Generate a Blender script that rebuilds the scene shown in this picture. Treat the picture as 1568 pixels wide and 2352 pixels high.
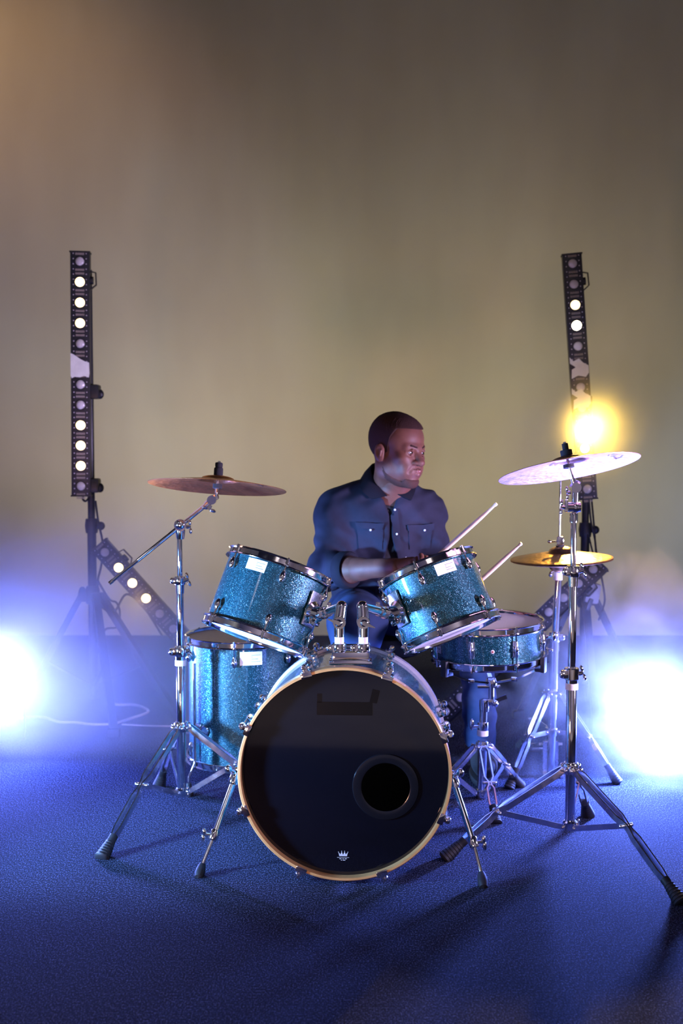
import bpy, bmesh, math, random
import numpy as np
from mathutils import Vector, Matrix, Euler

scene = bpy.context.scene
COL = scene.collection
for o in list(bpy.data.objects):
    bpy.data.objects.remove(o, do_unlink=True)
R = math.radians

# ---------------------------------------------------------------- camera
FPX, CX, CY, HOR, CAMZ = 2600.0, 784.0, 1176.0, 1020.0, 1.18
PITCH = math.atan((CY - HOR) / FPX)
cam_data = bpy.data.cameras.new('camera')
cam = bpy.data.objects.new('camera', cam_data)
COL.objects.link(cam)
cam.location = (0, 0, CAMZ)
cam.rotation_euler = (math.pi / 2 - PITCH, 0, 0)
cam_data.sensor_fit = 'VERTICAL'
cam_data.sensor_height = 36.0
cam_data.lens = 36.0 * FPX / 2352.0
cam_data.clip_start = 0.05
cam_data.clip_end = 60
cam_data.dof.use_dof = True
cam_data.dof.focus_distance = 3.15
cam_data.dof.aperture_fstop = 3.2
scene.camera = cam

scene.view_settings.view_transform = 'Standard'
scene.view_settings.look = 'None'
scene.view_settings.gamma = 1.0
scene.view_settings.exposure = 0.0
scene.view_settings.use_curve_mapping = False
scene.cycles.use_denoising = True
scene.cycles.max_bounces = 5
scene.cycles.diffuse_bounces = 3
scene.cycles.glossy_bounces = 4
scene.cycles.volume_bounces = 0
scene.cycles.use_adaptive_sampling = True
scene.cycles.adaptive_min_samples = 16
scene.cycles.adaptive_threshold = 0.06
scene.cycles.sample_clamp_indirect = 6.0
scene.cycles.volume_step_rate = 2.0
scene.cycles.volume_max_steps = 128

# ---------------------------------------------------------------- world
world = bpy.data.worlds.new('world')
scene.world = world
world.use_nodes = True
bg = world.node_tree.nodes['Background']
bg.inputs['Color'].default_value = (0.30, 0.32, 0.50, 1)
bg.inputs['Strength'].default_value = 0.02

# ---------------------------------------------------------------- lights of the stage
def aim(o, loc, to):
    o.location = loc
    d = Vector(to) - Vector(loc)
    o.rotation_euler = d.to_track_quat('-Z', 'Y').to_euler()

def spot(name, loc, to, power, color, size_deg, blend=1.0, radius=0.05):
    l = bpy.data.lights.new(name, 'SPOT')
    l.energy = power; l.color = color
    l.spot_size = R(size_deg); l.spot_blend = blend; l.shadow_soft_size = radius
    o = bpy.data.objects.new(name, l); COL.objects.link(o)
    aim(o, loc, to)
    return o

def area(name, loc, to, power, color, size, size_y=None, spread=160):
    l = bpy.data.lights.new(name, 'AREA')
    l.energy = power; l.color = color
    if size_y:
        l.shape = 'RECTANGLE'; l.size = size; l.size_y = size_y
    else:
        l.shape = 'DISK'; l.size = size
    l.spread = R(spread)
    o = bpy.data.objects.new(name, l); COL.objects.link(o)
    aim(o, loc, to)
    return o

PAR_L = Vector((-1.325, 4.25, 0.27))      # lens of the stage lamp at the left edge
PAR_R = Vector((1.13, 4.02, 0.20))        # lens of the stage lamp in the smoke on the right
def point(name, loc, power, color, radius=0.05):
    l = bpy.data.lights.new(name, 'POINT'); l.energy = power; l.color = color; l.shadow_soft_size = radius
    o = bpy.data.objects.new(name, l); COL.objects.link(o); o.location = loc
    return o
spot('stage_lamp_light', PAR_L + Vector((0.0, -0.02, 0)), (-0.6, 1.4, 0.35), 390, (0.14, 0.20, 1.0), 172, 0.5, 0.06)
spot('stage_lamp_light', PAR_R + Vector((0.0, -0.02, 0)), (0.5, 1.4, 0.35), 640, (0.13, 0.21, 1.0), 172, 0.5, 0.06)
spot('stage_lamp_light', PAR_L + Vector((0.0, 0.0, 0.16)), (-0.8, 6.6, -1.4), 120, (0.24, 0.27, 1.0), 112, 1.0, 0.10)  # added spill spot, brightens the rear floor and wall base
spot('stage_lamp_light', PAR_R + Vector((0.0, 0.0, 0.16)), (1.1, 6.6, -1.4), 80, (0.24, 0.27, 1.0), 112, 1.0, 0.10)  # same added backward spill on the right
# front lamps of the stage, standing off to both sides
area('front_lamp_left', (-2.05, 2.45, 0.55), (-0.35, 3.4, 0.42), 40, (0.22, 0.46, 1.0), 0.26, spread=46)
area('front_lamp_right', (1.95, 2.75, 0.80), (0.15, 3.75, 0.92), 25, (0.72, 0.56, 1.0), 0.24, spread=75)
# wash on the back wall, from two area lights added unseen behind the drummer
area('wall_wash_light', (-0.95, 5.45, 0.85), (-0.95, 6.94, 1.50), 11.5, (1.0, 0.86, 0.59), 1.0, 0.3, spread=180)
area('wall_wash_light', (1.15, 5.45, 0.85), (1.15, 6.94, 1.50), 14, (1.0, 0.86, 0.59), 1.0, 0.3, spread=180)
spot('wall_wash_light', (-2.6, 5.6, 3.9), (-1.9, 6.94, 3.3), 40, (1.0, 0.55, 0.20), 70, 1.0, 0.1)
# house and hall fills added on the audience side to brighten the reflections
area('hall_fill_light', (0.0, -0.6, 3.8), (0.1, 2.0, 0.6), 8, (1.0, 0.84, 0.80), 1.6)
spot('screed_fill_spot', (0.3, -0.4, 3.9), (0.35, 0.0, 0.0), 300, (0.92, 0.86, 1.0), 46, 0.7, 0.2)
area('hall_wall_fill', (1.6, -1.2, 3.4), (0.9, -3.0, 1.6), 36, (0.95, 0.85, 1.0), 0.8)
area('hall_wall_fill', (-2.4, -0.6, 3.4), (-4.2, 0.2, 1.4), 16, (0.85, 0.85, 1.0), 0.8)
area('front_lamp_warm', (-1.0, 0.95, 0.28), (-0.25, 3.4, 0.6), 3.6, (1.0, 0.52, 0.34), 0.24, spread=60)

# ---------------------------------------------------------------- picture point -> world point
def W(px, py, Y):
    x = (px - CX) / FPX; u = (CY - py) / FPX
    dy = math.cos(PITCH) + u * math.sin(PITCH)
    dz = -math.sin(PITCH) + u * math.cos(PITCH)
    t = Y / dy
    return Vector((x * t, Y, CAMZ + dz * t))

def G(px, py, z=0.0):
    x = (px - CX) / FPX; u = (CY - py) / FPX
    dy = math.cos(PITCH) + u * math.sin(PITCH)
    dz = -math.sin(PITCH) + u * math.cos(PITCH)
    t = (z - CAMZ) / dz
    return Vector((x * t, dy * t, z))

# ---------------------------------------------------------------- mesh helpers
def frame_of(d):
    d = Vector(d).normalized()
    a = Vector((0, 0, 1)) if abs(d.z) < 0.95 else Vector((1, 0, 0))
    u = a.cross(d).normalized(); v = d.cross(u).normalized()
    return u, v, d

class MB:
    def __init__(s):
        s.v = []; s.f = []; s.mi = []; s.m = 0
    def mat(s, i):
        s.m = i; return s
    def _add(s, vs, fs):
        b = len(s.v)
        s.v += [tuple(p) for p in vs]
        s.f += [tuple(b + i for i in f) for f in fs]
        s.mi += [s.m] * len(fs)
        return s
    def tube(s, path, rad, seg=12, cap=True):
        path = [Vector(p) for p in path]; n = len(path)
        if not hasattr(rad, '__len__'): rad = [rad] * n
        dirs = []
        for i in range(n):
            a = path[max(i - 1, 0)]; b = path[min(i + 1, n - 1)]
            d = (b - a)
            if d.length < 1e-9: d = dirs[-1] if dirs else Vector((0, 0, 1))
            dirs.append(d.normalized())
        u, v, _ = frame_of(dirs[0])
        vs = []
        for i in range(n):
            d = dirs[i]
            u = (u - d * u.dot(d))
            u = u.normalized() if u.length > 1e-6 else frame_of(d)[0]
            v = d.cross(u)
            for k in range(seg):
                t = 2 * math.pi * k / seg
                vs.append(path[i] + (u * math.cos(t) + v * math.sin(t)) * rad[i])
        fs = [(i * seg + k, i * seg + (k + 1) % seg, (i + 1) * seg + (k + 1) % seg, (i + 1) * seg + k)
              for i in range(n - 1) for k in range(seg)]
        if cap:
            fs.append(tuple(range(seg - 1, -1, -1)))
            fs.append(tuple((n - 1) * seg + k for k in range(seg)))
        return s._add(vs, fs)
    def lathe(s, prof, o=(0, 0, 0), axis=(0, 0, 1), seg=32, closed=False, cap=False):
        u, v, d = frame_of(axis); o = Vector(o); vs = []
        n = len(prof)
        for (r, h) in prof:
            for k in range(seg):
                t = 2 * math.pi * k / seg
                vs.append(o + d * h + (u * math.cos(t) + v * math.sin(t)) * max(r, 1e-5))
        m = n if closed else n - 1
        fs = [(i * seg + k, i * seg + (k + 1) % seg, ((i + 1) % n) * seg + (k + 1) % seg, ((i + 1) % n) * seg + k)
              for i in range(m) for k in range(seg)]
        if cap:
            fs.append(tuple(range(seg - 1, -1, -1)))
            fs.append(tuple((n - 1) * seg + k for k in range(seg)))
        return s._add(vs, fs)
    def box(s, c, size, rot=None, bev=0.0):
        """chamfered box: c centre, size full extents, rot 3x3"""
        hx, hy, hz = [q / 2 for q in size]; c = Vector(c)
        b = min(bev, hx * .95, hy * .95, hz * .95)
        bm = bmesh.new()
        bmesh.ops.create_cube(bm, size=1.0)
        for q in bm.verts:
            q.co = Vector((q.co.x * 2 * hx, q.co.y * 2 * hy, q.co.z * 2 * hz))
        if b > 0:
            bmesh.ops.bevel(bm, geom=list(bm.edges), offset=b, segments=2, affect='EDGES', profile=0.6)
        bm.verts.index_update()
        vs = [c + (rot @ q.co if rot is not None else q.co) for q in bm.verts]
        fs = [tuple(q.index for q in f.verts) for f in bm.faces]
        bm.free()
        return s._add(vs, fs)
    def ball(s, c, r, seg=16, rings=10, rot=None):
        c = Vector(c)
        if not hasattr(r, '__len__'): r = (r, r, r)
        vs = []
        for i in range(1, rings):
            p = math.pi * i / rings
            for k in range(seg):
                t = 2 * math.pi * k / seg
                q = Vector((r[0] * math.sin(p) * math.cos(t), r[1] * math.sin(p) * math.sin(t), r[2] * math.cos(p)))
                vs.append(c + (rot @ q if rot is not None else q))
        top = Vector((0, 0, r[2])); 
        vs.append(c + (rot @ top if rot is not None else top)); vs.append(c - (rot @ top if rot is not None else top))
        nt = len(vs) - 2
        fs = [((i) * seg + k, (i + 1) * seg + k, (i + 1) * seg + (k + 1) % seg, i * seg + (k + 1) % seg)
              for i in range(rings - 2) for k in range(seg)]
        fs += [(nt, k, (k + 1) % seg) for k in range(seg)]
        fs += [(nt + 1, (rings - 2) * seg + (k + 1) % seg, (rings - 2) * seg + k) for k in range(seg)]
        return s._add(vs, fs)
    def strip(s, path, w, t, side):
        """flat bar: path points, w width across (side direction), t thickness"""
        path = [Vector(p) for p in path]; n = len(path); vs = []
        for i in range(n):
            d = (path[min(i + 1, n - 1)] - path[max(i - 1, 0)]).normalized()
            a = Vector(side); a = (a - d * a.dot(d)).normalized(); b = d.cross(a)
            for (p, q) in ((-1, -1), (1, -1), (1, 1), (-1, 1)):
                vs.append(path[i] + a * (p * w / 2) + b * (q * t / 2))
        fs = [(i * 4 + k, i * 4 + (k + 1) % 4, (i + 1) * 4 + (k + 1) % 4, (i + 1) * 4 + k) for i in range(n - 1) for k in range(4)]
        fs += [(3, 2, 1, 0), tuple((n - 1) * 4 + k for k in range(4))]
        return s._add(vs, fs)
    def poly(s, pts, n, t):
        """flat polygon pts (list of Vector) extruded by t along n"""
        n = Vector(n).normalized(); pts = [Vector(p) for p in pts]; k = len(pts)
        vs = pts + [p + n * t for p in pts]
        fs = [tuple(range(k - 1, -1, -1)), tuple(range(k, 2 * k))] + [(i, (i + 1) % k, k + (i + 1) % k, k + i) for i in range(k)]
        return s._add(vs, fs)
    def build(s, name, mat, parent=None, world=True, sharp=38):
        me = bpy.data.meshes.new(name)
        vs = s.v
        if parent is not None and world:
            inv = WM[parent.name].inverted()
            vs = [tuple(inv @ Vector(p)) for p in vs]
        me.from_pydata(vs, [], s.f)
        bm = bmesh.new(); bm.from_mesh(me)
        bmesh.ops.recalc_face_normals(bm, faces=list(bm.faces))
        bm.to_mesh(me); bm.free()
        for m in (mat if isinstance(mat, (list, tuple)) else [mat]): me.materials.append(m)
        if len(me.materials) > 1:
            me.polygons.foreach_set('material_index', s.mi)
        me.shade_smooth()
        me.set_sharp_from_angle(angle=R(sharp))
        o = bpy.data.objects.new(name, me); COL.objects.link(o)
        if parent is not None:
            o.parent = parent
            WM[o.name] = WM[parent.name].copy()
        else:
            WM[o.name] = Matrix.Identity(4)
        return o

WM = {}
def tag(o, label=None, cat=None, group=None, kind=None):
    if label: o['label'] = label
    if cat: o['category'] = cat
    if group: o['group'] = group
    if kind: o['kind'] = kind
    return o

def thing(name, label, cat, loc=(0, 0, 0), mat=None, group=None):
    o = bpy.data.objects.new(name, None); COL.objects.link(o)
    o.empty_display_size = 0.05
    M = mat if mat is not None else Matrix.Translation(Vector(loc))
    o.matrix_world = M
    WM[o.name] = M.copy()
    return tag(o, label, cat, group)

def bez(a, b, c, d, n=12):
    a, b, c, d = map(Vector, (a, b, c, d)); out = []
    for i in range(n + 1):
        t = i / n; s = 1 - t
        out.append(a * s ** 3 + b * 3 * s * s * t + c * 3 * s * t * t + d * t ** 3)
    return out

def smooth_path(pts, n=8):
    pts = [Vector(p) for p in pts]; out = []
    for i in range(len(pts) - 1):
        p0 = pts[max(i - 1, 0)]; p1 = pts[i]; p2 = pts[i + 1]; p3 = pts[min(i + 2, len(pts) - 1)]
        for k in range(n):
            t = k / n
            out.append(0.5 * ((2 * p1) + (p2 - p0) * t + (2 * p0 - 5 * p1 + 4 * p2 - p3) * t * t + (3 * p1 - p0 - 3 * p2 + p3) * t ** 3))
    out.append(pts[-1])
    return out

# ---------------------------------------------------------------- materials
class NT:
    def __init__(s, name):
        s.m = bpy.data.materials.new(name); s.m.use_nodes = True
        s.t = s.m.node_tree; s.n = s.t.nodes
        s.b = s.n['Principled BSDF']; s.o = s.n['Material Output']
    def node(s, typ, **kw):
        n = s.n.new(typ)
        for k, v in kw.items():
            if k in n.inputs: n.inputs[k].default_value = v
            else: setattr(n, k, v)
        return n
    def link(s, a, b): s.t.links.new(a, b)
    def set(s, **kw):
        for k, v in kw.items():
            k = k.replace('_', ' ')
            s.b.inputs[k].default_value = (*v, 1) if isinstance(v, tuple) and len(v) == 3 else v
        return s
    def coord(s, scale=1.0, kind='Object'):
        tc = s.node('ShaderNodeTexCoord'); mp = s.node('ShaderNodeMapping')
        mp.inputs['Scale'].default_value = (scale,) * 3 if not isinstance(scale, tuple) else scale
        s.link(tc.outputs[kind], mp.inputs['Vector'])
        return mp.outputs['Vector']
    def noise(s, vec, scale, detail=4, rough=0.6):
        n = s.node('ShaderNodeTexNoise'); n.inputs['Scale'].default_value = scale
        n.inputs['Detail'].default_value = detail; n.inputs['Roughness'].default_value = rough
        if vec is not None: s.link(vec, n.inputs['Vector'])
        return n
    def ramp(s, fac, stops):
        r = s.node('ShaderNodeValToRGB'); e = r.color_ramp.elements
        while len(e) < len(stops): e.new(0.5)
        for q, (p, c) in zip(e, stops):
            q.position = p; q.color = (*c, 1) if len(c) == 3 else c
        s.link(fac, r.inputs['Fac']); return r
    def bump(s, h, strength=0.3, dist=0.01, normal=None):
        b = s.node('ShaderNodeBump'); b.inputs['Strength'].default_value = strength; b.inputs['Distance'].default_value = dist
        s.link(h, b.inputs['Height'])
        if normal is not None: s.link(normal, b.inputs['Normal'])
        s.link(b.outputs['Normal'], s.b.inputs['Normal']); return b

def plain(name, col, rough=0.5, metal=0.0, bumpy=0.0, bscale=60, var=0.08, coat=0.0):
    t = NT(name); t.set(Roughness=rough, Metallic=metal)
    v = t.coord()
    n = t.noise(v, bscale)
    lo = tuple(c * (1 - var) for c in col); hi = tuple(min(1, c * (1 + var)) for c in col)
    r = t.ramp(n.outputs['Fac'], [(0.3, lo), (0.7, hi)])
    t.link(r.outputs['Color'], t.b.inputs['Base Color'])
    if bumpy: t.bump(n.outputs['Fac'], bumpy, 0.002)
    if coat: t.b.inputs['Coat Weight'].default_value = coat; t.b.inputs['Coat Roughness'].default_value = 0.05
    return t.m

def emit(name, col, strength):
    t = NT(name); t.set(Base_Color=(0.8, 0.8, 0.8))
    t.b.inputs['Emission Color'].default_value = (*col, 1)
    t.b.inputs['Emission Strength'].default_value = strength
    t.m.cycles.emission_sampling = 'NONE'      # the lamps beside the lenses carry their light
    return t.m

# ---------------------------------------------------------------- the room
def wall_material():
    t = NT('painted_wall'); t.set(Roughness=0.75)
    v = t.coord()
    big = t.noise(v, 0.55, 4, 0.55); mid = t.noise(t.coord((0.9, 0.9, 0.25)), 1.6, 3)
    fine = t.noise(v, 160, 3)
    r = t.ramp(big.outputs['Fac'], [(0.3, (0.52, 0.475, 0.365)), (0.7, (0.565, 0.575, 0.46))])  # hue mottling copies uneven light, put into the paint colour
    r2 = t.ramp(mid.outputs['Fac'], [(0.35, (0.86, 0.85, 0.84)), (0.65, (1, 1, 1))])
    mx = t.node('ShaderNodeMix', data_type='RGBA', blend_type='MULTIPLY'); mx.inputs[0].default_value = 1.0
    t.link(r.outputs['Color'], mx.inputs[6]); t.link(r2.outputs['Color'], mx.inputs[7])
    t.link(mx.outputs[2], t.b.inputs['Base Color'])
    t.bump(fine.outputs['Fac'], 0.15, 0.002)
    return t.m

def carpet_material():
    t = NT('needle_felt_carpet'); t.set(Roughness=0.95)
    v = t.coord(); vs = t.coord((1.0, 0.55, 1.0))
    fine = t.noise(vs, 270, 6, 0.75); mid = t.noise(v, 38, 4, 0.7); big = t.noise(v, 2.2, 4, 0.6)
    r = t.ramp(fine.outputs['Fac'], [(0.43, (0.001, 0.002, 0.006)), (0.52, (0.022, 0.032, 0.072)), (0.62, (0.28, 0.33, 0.54))])
    r2 = t.ramp(big.outputs['Fac'], [(0.3, (0.75, 0.72, 0.75)), (0.7, (1.0, 1.0, 1.0))])
    mx = t.node('ShaderNodeMix', data_type='RGBA', blend_type='MULTIPLY'); mx.inputs[0].default_value = 1.0
    t.link(r.outputs['Color'], mx.inputs[6]); t.link(r2.outputs['Color'], mx.inputs[7])
    t.link(mx.outputs[2], t.b.inputs['Base Color'])
    add = t.node('ShaderNodeMath', operation='ADD'); 
    sc = t.node('ShaderNodeMath', operation='MULTIPLY'); sc.inputs[1].default_value = 0.6
    t.link(mid.outputs['Fac'], sc.inputs[0]); t.link(fine.outputs['Fac'], add.inputs[0]); t.link(sc.outputs[0], add.inputs[1])
    t.bump(add.outputs[0], 1.0, 0.012)
    t.b.inputs['Specular IOR Level'].default_value = 0.15
    return t.m

WALLY = 6.94
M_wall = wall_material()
M_floor = carpet_material()
M_dark = plain('dark_hall_paint', (0.045, 0.045, 0.05), 0.8)
X0, X1, Y0, Y1, ZC = -4.2, 4.2, -3.0, WALLY, 4.6
def struct(name, c, size, mat):
    m = MB(); m.box(c, size)
    return tag(m.build(name, mat), kind='structure')
struct('floor', ((X0 + X1) / 2, (1.125 + Y1 + .2) / 2, -0.05), (X1 - X0 + .4, Y1 + .2 - 1.125, 0.1), M_floor)
struct('floor', ((X0 + X1) / 2, (Y0 + 1.12) / 2 - .1, -0.05), (X1 - X0 + .4, 1.12 - Y0 + .2, 0.1), plain('pale_screed', (0.34, 0.31, 0.30), 0.6, bscale=3, var=.25))
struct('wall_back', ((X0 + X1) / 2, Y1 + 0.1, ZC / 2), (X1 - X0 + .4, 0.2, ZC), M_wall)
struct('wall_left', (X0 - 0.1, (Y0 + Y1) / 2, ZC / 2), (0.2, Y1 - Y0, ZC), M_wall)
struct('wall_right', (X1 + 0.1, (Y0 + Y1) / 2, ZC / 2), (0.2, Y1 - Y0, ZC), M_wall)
struct('wall_front', ((X0 + X1) / 2, Y0 - 0.1, ZC / 2), (X1 - X0 + .4, 0.2, ZC), plain('dim_hall_wall', (0.34, 0.32, 0.32), 0.8))
struct('ceiling', ((X0 + X1) / 2, (Y0 + Y1) / 2, ZC + 0.05), (X1 - X0 + .4, Y1 - Y0 + .4, 0.1), M_dark)

# ---------------------------------------------------------------- materials of the kit
def chrome_mat(name, col=(0.86, 0.86, 0.89), rough=0.045, smudge=0.07):
    t = NT(name); t.set(Base_Color=col, Metallic=1.0)
    n = t.noise(t.coord(), 35, 3)
    r = t.ramp(n.outputs['Fac'], [(0.35, (rough,) * 3), (0.75, (rough + smudge,) * 3)])
    t.link(r.outputs['Color'], t.b.inputs['Roughness'])
    return t.m

def sparkle_mat(name):
    """blue green sparkle drum wrap: fine metal flakes under a clear glossy sheet"""
    t = NT(name); t.set(Metallic=0.55, Roughness=0.36)
    v = t.coord()
    vo = t.node('ShaderNodeTexVoronoi'); vo.inputs['Scale'].default_value = 880; t.link(v, vo.inputs['Vector'])
    sp = t.node('ShaderNodeSeparateColor'); t.link(vo.outputs['Color'], sp.inputs[0])
    r = t.ramp(sp.outputs[0], [(0.0, (0.001, 0.018, 0.030)), (0.45, (0.002, 0.042, 0.060)), (0.82, (0.005, 0.080, 0.105)), (0.96, (0.04, 0.27, 0.32)), (1.0, (0.5, 0.9, 1.0))])
    t.link(r.outputs['Color'], t.b.inputs['Base Color'])
    nm = t.node('ShaderNodeNormalMap'); nm.inputs['Strength'].default_value = 0.55
    mx = t.node('ShaderNodeMix', data_type='RGBA'); mx.inputs[0].default_value = 0.30
    mx.inputs[6].default_value = (0.5, 0.5, 1, 1); t.link(vo.outputs['Color'], mx.inputs[7])
    geo = t.node('ShaderNodeNewGeometry')
    # tilt of each flake: geometry normal plus a random vector per cell
    sub = t.node('ShaderNodeVectorMath', operation='SUBTRACT'); sub.inputs[1].default_value = (0.5, 0.5, 0.5)
    t.link(vo.outputs['Color'], sub.inputs[0])
    scl = t.node('ShaderNodeVectorMath', operation='SCALE'); scl.inputs['Scale'].default_value = 0.34
    t.link(sub.outputs[0], scl.inputs[0])
    add = t.node('ShaderNodeVectorMath', operation='ADD'); t.link(geo.outputs['Normal'], add.inputs[0]); t.link(scl.outputs[0], add.inputs[1])
    nor = t.node('ShaderNodeVectorMath', operation='NORMALIZE'); t.link(add.outputs[0], nor.inputs[0])
    t.link(nor.outputs[0], t.b.inputs['Normal'])
    t.n.remove(nm); t.n.remove(mx)
    t.b.inputs['Coat Weight'].default_value = 0.9; t.b.inputs['Coat Roughness'].default_value = 0.06
    return t.m

def cymbal_mat(name, col, rough=0.28):
    t = NT(name); t.set(Metallic=1.0, Roughness=rough)
    tc = t.node('ShaderNodeTexCoord'); sx = t.node('ShaderNodeSeparateXYZ'); t.link(tc.outputs['Object'], sx.inputs[0])
    cx = t.node('ShaderNodeCombineXYZ'); t.link(sx.outputs[0], cx.inputs[0]); t.link(sx.outputs[1], cx.inputs[1])
    ln = t.node('ShaderNodeVectorMath', operation='LENGTH'); t.link(cx.outputs[0], ln.inputs[0])
    cb = t.node('ShaderNodeCombineXYZ'); t.link(ln.outputs['Value'], cb.inputs[0])
    gr = t.noise(cb.outputs[0], 900, 2, 0.5)
    blot = t.noise(t.coord(), 14, 5, 0.65)
    vo = t.node('ShaderNodeTexVoronoi'); vo.inputs['Scale'].default_value = 62; t.link(tc.outputs['Object'], vo.inputs['Vector'])
    lo = tuple(c * 0.62 for c in col)
    r = t.ramp(blot.outputs['Fac'], [(0.35, lo), (0.65, col)])
    t.link(r.outputs['Color'], t.b.inputs['Base Color'])
    b1 = t.node('ShaderNodeBump'); b1.inputs['Strength'].default_value = 0.12; b1.inputs['Distance'].default_value = 0.0008
    t.link(gr.outputs['Fac'], b1.inputs['Height'])
    t.bump(vo.outputs['Distance'], 0.30, 0.003, b1.outputs['Normal'])
    return t.m

M_chrome = chrome_mat('chrome_plating')
M_chromed = chrome_mat('satin_steel', (0.62, 0.62, 0.66), 0.2, 0.15)
M_leg = chrome_mat('worn_chrome_steel', (0.84, 0.84, 0.88), 0.17, 0.12)
M_spark = sparkle_mat('blue_sparkle_wrap')
M_cym = cymbal_mat('bronze_cymbal', (1.0, 0.43, 0.17), 0.36)
M_hat = cymbal_mat('hi_hat_bronze', (0.78, 0.46, 0.29), 0.32)
M_cym2 = cymbal_mat('bright_bronze_cymbal', (0.50, 0.27, 0.25), 0.46)
M_black = plain('black_plastic', (0.012, 0.012, 0.016), 0.38)
M_rubber = plain('black_rubber', (0.010, 0.010, 0.014), 0.6, bumpy=0.2)
M_felt = plain('dark_felt', (0.03, 0.028, 0.035), 0.95, bumpy=0.5)
M_nylon = plain('white_nylon', (0.72, 0.70, 0.70), 0.45)
M_head = plain('white_drum_skin', (0.74, 0.70, 0.72), 0.42, bumpy=0.08, bscale=220)
M_headclear = plain('smoky_drum_skin', (0.10, 0.09, 0.09), 0.30)
M_skinhead = plain('grey_drum_skin', (0.36, 0.33, 0.31), 0.38)
M_sticker = plain('white_paper_label', (0.78, 0.78, 0.76), 0.6)
M_ink = plain('grey_ink', (0.16, 0.16, 0.17), 0.6)
M_grey = plain('silver_grey_lacquer', (0.42, 0.40, 0.44), 0.22, metal=0.2, coat=0.4)
M_blackhead = plain('black_gloss_drum_skin', (0.0035, 0.0035, 0.006), 0.07, var=0.02, coat=0.7)
M_tape = plain('black_tape', (0.001, 0.001, 0.0015), 0.16)
M_logo = plain('pale_printed_ink', (0.55, 0.58, 0.60), 0.5)
M_blkmetal = plain('black_painted_steel', (0.012, 0.013, 0.020), 0.42, metal=0.0)
M_brassy = plain('brass_badge', (0.55, 0.36, 0.18), 0.3, metal=1.0)

def wood_hoop_mat():
    t = NT('lacquered_maple_hoop'); t.set(Roughness=0.32)
    tc = t.node('ShaderNodeTexCoord'); w = t.node('ShaderNodeMapping'); w.inputs['Scale'].default_value = (3, 3, 260)
    t.link(tc.outputs['Object'], w.inputs['Vector'])
    n = t.noise(w.outputs['Vector'], 1.0, 4, 0.6); n2 = t.noise(t.coord(), 9, 4)
    mx = t.node('ShaderNodeMath', operation='MULTIPLY'); t.link(n.outputs['Fac'], mx.inputs[0]); mx.inputs[1].default_value = 0.5
    ad = t.node('ShaderNodeMath', operation='MULTIPLY_ADD'); t.link(n2.outputs['Fac'], ad.inputs[0]); ad.inputs[1].default_value = 0.5; t.link(mx.outputs[0], ad.inputs[2])
    r = t.ramp(ad.outputs[0], [(0.32, (0.34, 0.16, 0.05)), (0.5, (0.58, 0.31, 0.11)), (0.7, (0.74, 0.45, 0.18))])
    t.link(r.outputs['Color'], t.b.inputs['Base Color']); t.b.inputs['Coat Weight'].default_value = 0.6
    t.b.inputs['Coat Roughness'].default_value = 0.1
    return t.m
M_woodhoop = wood_hoop_mat()
M_stick = plain('hickory_stick', (0.80, 0.60, 0.46), 0.4, bscale=40, var=0.1)

# ---------------------------------------------------------------- drum kit
def basis(n, ref=(1, 0, 0)):
    n = Vector(n).normalized(); x = Vector(ref); x = (x - n * n.dot(x)).normalized(); y = n.cross(x)
    return x, y, n

def matrix_of(o, x, y, z):
    M = Matrix.Identity(4)
    for i, a in enumerate((x, y, z)):
        M[0][i], M[1][i], M[2][i] = a
    M[0][3], M[1][3], M[2][3] = o
    return M

def rad(phi, r, z=0.0):
    """local drum coordinates: phi degrees, 0 = towards the camera, + = to the right"""
    return Vector((math.sin(R(phi)) * r, -math.cos(R(phi)) * r, z))

def rot_rad(phi):
    """rotation whose x = tangent, y = inward, z = drum axis"""
    a = R(phi)
    X = Vector((math.cos(a), math.sin(a), 0)); Y = Vector((-math.sin(a), math.cos(a), 0))
    m = Matrix.Identity(3)
    for i in range(3):
        m[i][0] = X[i]; m[i][1] = Y[i]; m[i][2] = (0, 0, 1)[i]
    return m

def steel_hoop(Rh, z, s, h=0.024):
    """triple flanged steel hoop; s=+1 for the batter side up, -1 mirrored"""
    H = h / 2
    pr = [(Rh - 0.009, -H), (Rh - 0.001, -H), (Rh, -H + .002), (Rh - .001, -H + .004), (Rh - .006, -H + .006), (Rh - .0065, H - .004),
          (Rh - .003, H - .001), (Rh - .0015, H), (Rh - .003, H + .0015), (Rh - .007, H + .0005), (Rh - .0095, H - .004)]
    m = MB(); m.lathe([(r, z + s * q) for r, q in pr], seg=96, closed=True)
    return m

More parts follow.
